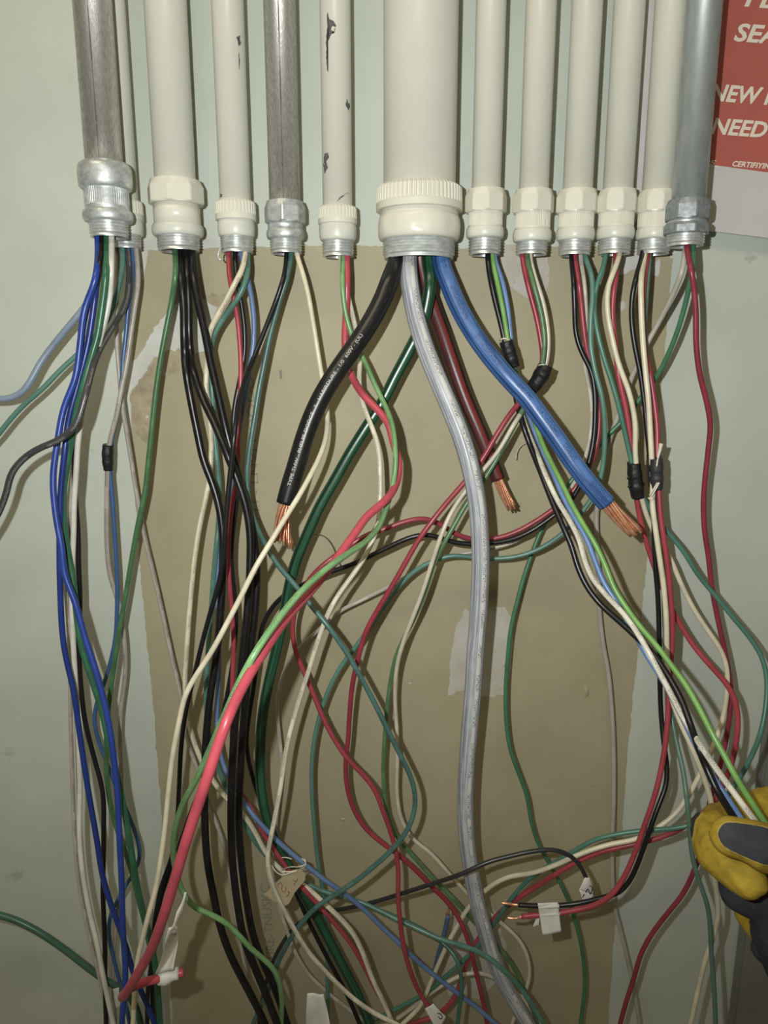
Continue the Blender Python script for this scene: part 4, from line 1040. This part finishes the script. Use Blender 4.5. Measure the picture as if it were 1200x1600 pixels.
def tape(label, pts, r, mat, who, y, name='tape_wrap'):
    ys = [p[1] for p in pts]; xs = [p[0] for p in pts]; ds = []
    for q in who:
        w_ = by_label(q)['s']
        ok = (w_[:, 1] > min(ys) - 3) & (w_[:, 1] < max(ys) + 3) & (w_[:, 0] > min(xs) - 25) & (w_[:, 0] < max(xs) + 25)
        ds += list(w_[ok, 2])
    c = (min(ds) + max(ds)) / 2; half = (max(ds) - min(ds)) / 2 + 5.0
    a = gsmooth(catmull(np.array([(p[0], p[1], c) for p in pts], float), 2.0), 1.0)
    w = PA(a); n = len(w)
    rr = np.interp(np.linspace(0, 1, n), np.linspace(0, 1, len(r)), r) / 1000.0
    rr = rr * (1 + 0.05 * (np.floor(np.linspace(0, 4.99, n)) % 2))
    V, F, U = tube_data(w, rr, 24, flat=max(0.8, 1.05 * half / (np.mean(r))), boxy=True)
    o = add(name, V, F, mat, None, True, U, origin=w[0])
    return tag(o, label, 'tape'), c + half * 1.05
def dat(s, y, off=0):
    w = by_label(s)['s']; i = np.argmin(np.abs(w[:, 1] - y)); return w[i, 2] + off
def dxy(s, x, y):
    w = by_label(s)['s']; i = np.argmin((w[:, 0] - x) ** 2 + (w[:, 1] - y) ** 2); return w[i, 2]

tape('small black tape wrap binding a blue and a white wire at left', [(169, 695), (168.5, 714), (169.5, 734)], [4.2, 4.4, 3.6], M_TAPE, ('muted blue wire', 'printed grey white wire ending'), 712)
t7, f7 = tape('dark tape wrap behind the heavy blue cable', [(790, 533), (796, 552), (803, 573)], [5.2, 5.4, 4.6], M_TAPE, ('black wire of the', 'lime green', 'sky blue', 'printed white wire of the'), 550)
px_tube('string_collar', [(781, 532, f7 - 5), (786, 529, f7), (793, 530, f7), (800, 534, f7 - 5)], 0.7, M_STRING, t7, 6, 2, 0.5)
t8, f8 = tape('black tape wrap beside the heavy blue cable, right side', [(852, 572), (846, 585), (834, 604), (827, 614)], [5.6, 6.0, 5.4, 4.2], M_TAPE, ('deep red wire', 'green printed wire paired', 'cream wire paired'), 588)
px_tube('string_collar', [(841, 571, f8 - 4), (847, 569.5, f8), (855, 571, f8 - 1)], 0.5, M_STRING, t8, 6, 2, 0.5)
t10, f10 = tape('ragged black tape wrap, left of the two side by side', [(990, 723), (992, 745), (994, 762), (996, 776)], [4.9, 5.2, 5.4, 4.9], M_TAPE, ('teal wire from the left', 'cream wire from the left', 'red wire from the left'), 750)
for q, (x, y) in enumerate([(982, 746), (983, 759), (1006, 756)]):
    px_tube('ragged_edge', [(x + (5 if x < 995 else -5), y - 1, f10 - 4), (x, y, f10 - 4), (x - 1, y + 3, f10 - 4)], 1.0, M_TAPE, t10, 6, 1.5, 0.3)
t11, f11 = tape('smooth charcoal tape wrap, right of the two side by side', [(1023, 713), (1023, 735), (1023.5, 759)], [5.5, 5.6, 5.3], M_TAPE2, ('cream wire tied', 'red wire with bare', 'black wire with bare', 'dull green'), 738)
px_tube('string_end', [(1026, 729, f11 + 1), (1028, 716, f11 + 1), (1031, 704, f11), (1033, 693, f11)], [0.6, 0.7, 1.2, 1.8], M_STRING, t11, 6, 2, 0.5)
px_tube('string_end', [(1030, 754, f11 + 1), (1024, 765, f11 + 1), (1018, 776, f11)], 0.7, M_STRING, t11, 6, 2, 0.5)
px_tube('string_end', [(1027, 754, f11 + 1), (1022, 763, f11 + 1), (1015, 774, f11)], 0.6, M_STRING, t11, 6, 2, 0.5)
px_tube('string_knot', [(1013, 778, f11 - 3), (1018, 780, f11), (1023, 778, f11 - 3)], 0.9, M_STRING, t11, 6, 2, 0.5)

def flag(label, corners, wave, seed, marks=(), name='label_flag', nu=12, nv=12):
    V, F = sheet_data([P(*c) for c in corners], nu, nv, wave / 1000, 0.0003, seed)
    root = empty(name, P(*corners[2]))
    add('sheet', V, F, M_FLAG, root)
    for m in marks:
        o = px_tube('marker_stroke', m, 0.35, M_MARK, root, 6, 1.5, 0.3)
    tag(root, label, 'label tape', 'white marking flags on wires')
    return root
dA = max(dxy('red wire with bare', 858, 1428), dxy('black wire with bare', 858, 1415)) + 3.5
fA = flag('blank white flag wrapped round the bare tipped red and black wires', [(840, 1411, dA), (872, 1411, dA), (877, 1456, dA + 2), (848, 1462, dA + 2)], 0.5, 1)
for y0, y1 in ((1413.5, 1419), (1425, 1431.5)):
    px_tube('fold', [(841 + (y0 - 1411) * 0.15, (y0 + y1) / 2 + 1, dA - 1), (857, (y0 + y1) / 2, dA - 0.6), (873 + (y0 - 1411) * 0.1, (y0 + y1) / 2 - 1, dA - 1)], 1.7, M_FLAG, fA, 8, 3, 0.5)
V, F = sheet_data([P(837, 1436, dA - 6), (P(843, 1434, dA - 4)), P(842, 1446, dA - 4), P(832, 1449, dA - 7)], 4, 4, 0.0003)
add('loose_end', V, F, M_FLAG, fA)
dB = dxy('charcoal wire lying', 919, 1380) + 3
fB = flag('small white flag with a black pen mark on the charcoal wire', [(914, 1372, dB), (921, 1371, dB), (928, 1398, dB), (905, 1390, dB + 2)], 0.5, 2,
     marks=[[(915, 1394, dB + 2.5), (918, 1389, dB + 2.5), (922, 1397, dB + 2.5), (924, 1385, dB + 2.5), (921, 1384, dB + 2.5)], [(910, 1402, dB + 2.5), (913, 1397, dB + 2.5)]])
V, F = sheet_data([P(905, 1390, dB + 2), P(928, 1398, dB), P(925, 1405, dB + 1), P(911, 1408, dB + 2)], 6, 5, 0.0002)
add('folded_flap', V, F, M_FLAG, fB)
dC = dxy('maroon wire arching', 672, 1575) + 3.5
flag('white flag with a black pen loop at the bottom edge', [(664, 1578, dC), (677, 1568, dC), (697, 1590, dC), (684, 1612, dC + 1)], 0.6, 3,
     marks=[[(683, 1583, dC + 2), (688, 1584, dC + 2), (691, 1590, dC + 2), (688, 1592, dC + 2), (685, 1588, dC + 2)]])
flag('crumpled white flag beside the thick green cable at the bottom edge', [(480, 1552, 120), (506, 1550, 122), (516, 1606, 128), (478, 1612, 118)], 1.6, 4)
dE = dxy('thick pinkish red', 268, 1524)
fE = flag('twisted white flag on the folded tip of the pinkish red wire', [(269, 1446, dE + 2), (277, 1448, dE + 4), (276, 1512, dE + 5), (241, 1524, dE + 5)], 2.2, 5)
w5 = by_label('thick pinkish red')
px_tube('wrapped_end', [(248, 1527, dE), (258, 1526, dE), (270, 1522, dE), (279, 1520.5, dE)], [5.2, 6.0, 4.6, 4.2], M_FLAG, fE, 14, 2, 0.5)
px_tube('twisted_tail', [(290, 1394, dE - 6), (286, 1412, dE - 4), (281, 1425, dE - 2), (275, 1440, dE), (270, 1458, dE + 3)], [0.8, 1.2, 2.4, 1.2, 2.5], M_FLAG, fE, 10, 3, 0.8, flat=0.4)
flag('tiny white flag tucked behind the bright blue wire at lower left', [(176, 1546, 106), (186, 1543, 108), (188, 1572, 110), (182, 1577, 106)], 0.5, 6)
st = by_label('short blue wire stub')
sS = st['s']; dS = sS[len(sS) // 2, 2]
o = px_tube('tape_band', [(693, 1463, dS), (690, 1472, dS - 1), (687, 1483, dS - 2), (685, 1492, dS - 3)], 2.3, M_FLAG, st['obj'], 12, 2, 0.5)
o['label'] = 'white tape band'

# paper tag on its string
M_TAGP = surf_mat('manila_tag', 'b5a88a', 'a99c7e', 80, 0.8, 200, 0.1)
M_PEN = plain('red_pen', '8a4a48', 0.7)
dT = min(dxy('printed cream wire curving', 425, 1385) - 4.5, 112)
tg = empty('paper_tag', P(446, 1414, dT))
poly_plate('card', [(412.5, 1397.5), (430, 1380), (445, 1366.5), (458, 1359), (470, 1358), (477, 1365), (477, 1375), (461, 1394), (452, 1411), (447, 1415), (434, 1412)], dT, 0.5, M_TAGP, tg)
for s in ([(434, 1383), (438, 1379), (441, 1383), (440, 1390), (444, 1394), (447, 1389), (445, 1386)], [(457, 1375), (462, 1377), (465, 1373), (459, 1383)], [(447, 1401), (451, 1398), (450, 1392), (453, 1396)]):
    px_tube('handwriting', [(x, y, dT + 0.8) for x, y in s], 0.25, M_PEN, tg, 6, 1.5, 0.4)
dBl = dxy('steel blue wire', 472, 1347)
for s in ([(463, 1361, dT + 1), (455, 1363, dT + 2), (440, 1367, dT), (428, 1358, dT - 8), (425, 1352, dT - 14)],
          [(463, 1361, dT + 1), (448, 1362, dT + 2), (440, 1361, dT), (452, 1355, dBl + 2), (468, 1354, dBl + 3.5), (477, 1350, dBl + 3.5), (477, 1344, dBl + 2.5), (470, 1341, dBl - 3)],
          [(463, 1360, dT + 1), (470, 1358, dBl + 3), (478, 1352, dBl + 4), (475, 1344, dBl + 3.5), (470, 1343, dBl - 2)],
          [(440, 1340, dT - 20), (448, 1340, dT - 17), (456, 1342.5, dT - 18)]):
    px_tube('string', s, 0.55, M_STRING, tg, 6, 1.5, 0.6)
tag(tg, 'manila paper tag with red handwriting tied on with white string', 'tag')

# red bushing and clipped wire ends at the conduit mouths
px_tube('frayed_tie', [(346, 386, 60), (342, 394, 62), (341, 402, 62), (345, 406, 62), (349, 405, 60)], 0.7, M_ZINC, r3[0], 6, 1.5, 0.4)

# ------------------------------------------------------------------ gloved hand
def glove():
    Y_, K_ = 'yellow', 'dark'
    chains = [
        (Y_, [(1330, 1262, 190, 17), (1262, 1250, 192, 15), (1195, 1264, 196, 14.5), (1130, 1284, 212, 13.5), (1111, 1300, 232, 13), (1121, 1334, 256, 13), (1156, 1364, 272, 12.4), (1168, 1374, 276, 11.5)]),   # index
        (Y_, [(1330, 1380, 262, 20), (1275, 1352, 274, 17), (1228, 1334, 284, 14.5), (1180, 1319, 290, 13), (1141, 1306, 288, 11)]),                     # thumb
        (K_, [(1335, 1330, 190, 17), (1265, 1330, 190, 15), (1195, 1352, 205, 14), (1153, 1370, 226, 13), (1157, 1394, 246, 13), (1190, 1412, 250, 12)]),   # middle
        (Y_, [(1335, 1390, 190, 17), (1265, 1392, 195, 15), (1205, 1408, 212, 13.5), (1177, 1424, 230, 12.5), (1192, 1446, 244, 12)]),                   # ring
        (K_, [(1335, 1440, 192, 16), (1270, 1446, 200, 14), (1215, 1464, 216, 12.5), (1202, 1482, 232, 11.5), (1222, 1500, 240, 11)]),                    # little
        (K_, [(1325, 1300, 215, 22), (1330, 1400, 225, 26), (1325, 1480, 225, 26), (1350, 1580, 225, 29), (1400, 1720, 215, 32), (1450, 1880, 200, 36)]),   # palm and wrist
        (K_, [(1250, 1385, 262, 16), (1222, 1412, 258, 17), (1222, 1462, 256, 18), (1248, 1520, 248, 19), (1330, 1590, 235, 26)]),                          # heel of the thumb
    ]
    bm = bmesh.new()
    segs = []
    for colr, ch in chains:
        pts = np.array([[*P(x, y, d), r / 1000] for x, y, d, r in ch])
        for a, b in zip(pts[:-1], pts[1:]):
            n = max(2, int(np.linalg.norm(b[:3] - a[:3]) / 0.003))
            for q in range(n + 1):
                c = a + (b - a) * q / n
                m = bmesh.ops.create_icosphere(bm, subdivisions=2, radius=c[3])
                bmesh.ops.translate(bm, verts=m['verts'], vec=Vector(c[:3]))
            segs.append((colr, a, b))
    me = bpy.data.meshes.new('glove_base'); bm.to_mesh(me); bm.free()
    o = bpy.data.objects.new('glove_base', me); COL.objects.link(o)
    md = o.modifiers.new('r', 'REMESH'); md.mode = 'VOXEL'; md.voxel_size = 0.0016
    sm = o.modifiers.new('s', 'SMOOTH'); sm.iterations = 5; sm.factor = 0.5
    dg = bpy.context.evaluated_depsgraph_get()
    m2 = bpy.data.meshes.new_from_object(o.evaluated_get(dg))
    bpy.data.objects.remove(o)
    V = np.array([v.co[:] for v in m2.vertices])
    def dseg(V, a, b):
        ab = b[:3] - a[:3]
        t = np.clip(((V - a[:3]) @ ab) / (ab @ ab), 0, 1)
        c = a[:3] + t[:, None] * ab
        return np.linalg.norm(V - c, axis=1) - (a[3] + t * (b[3] - a[3]))
    dy = np.min([dseg(V, a, b) for c, a, b in segs if c == Y_], axis=0)
    dk = np.min([dseg(V, a, b) for c, a, b in segs if c == K_], axis=0)
    mask = dy - dk
    for (x0, y0, d0_, x1, y1, d1_, r) in [(1146, 1307, 301, 1250, 1336, 303, 10.6), (1081, 1285, 226, 1084, 1332, 240, 9.0)]:
        a = np.append(P(x0, y0, d0_), r / 1000); b = np.append(P(x1, y1, d1_), r / 1000)
        mask = np.maximum(mask, -dseg(V, a, b))
    # creases and seam ridges pressed into the leather
    nrm = np.array([v.normal[:] for v in m2.vertices])
    h = 0.0006 * np.sin(V[:, 0] * 420 + V[:, 2] * 260) * (np.sin(V[:, 2] * 90 + V[:, 0] * 40) > 0.2)
    ridge = np.exp(-(mask / 0.0012) ** 2) * 0.0009
    V2 = V + nrm * (h + ridge)[:, None]
    org = P(1330, 1480, 225)
    m2.vertices.foreach_set('co', (V2 - org).ravel())
    at = m2.attributes.new('dark_leather', 'FLOAT', 'POINT'); at.data.foreach_set('value', mask * 1000.0)
    m2.polygons.foreach_set('use_smooth', [True] * len(m2.polygons))
    m2.update()
    m, nt, b = new_mat('glove_leather')
    an = nt.nodes.new('ShaderNodeAttribute'); an.attribute_name = 'dark_leather'
    pos = geo_pos(nt)
    f = ramp(nt, an.outputs['Fac'], -0.15, 0.25)
    ny = ramp(nt, noise(nt, pos, 70, 5, 0.65), 0.35, 0.7)
    yel = mixc(nt, ny, lin('bb9f38'), lin('937a2a'))
    drk = mixc(nt, ny, lin('3d4045'), lin('323439'))
    rim = math_(nt, 'MULTIPLY', ramp(nt, an.outputs['Fac'], -1.6, -0.5), math_(nt, 'SUBTRACT', 1.0, f))
    yel2 = mixc(nt, math_(nt, 'MULTIPLY', rim, 0.5), yel, lin('b7a468'))
    nt.links.new(mixc(nt, f, yel2, drk), b.inputs['Base Color'])
    b.inputs['Roughness'].default_value = 0.75
    b.inputs['Specular IOR Level'].default_value = 0.25
    bump(nt, b, noise(nt, pos, 260, 5, 0.7), 0.5, 0.0012)
    m2.materials.clear(); m2.materials.append(m)
    g = bpy.data.objects.new('gloved_hand', m2); COL.objects.link(g)
    g.location = org
    tag(g, 'hand in a yellow and dark grey work glove gripping wires', 'hand')
    return g
glove()
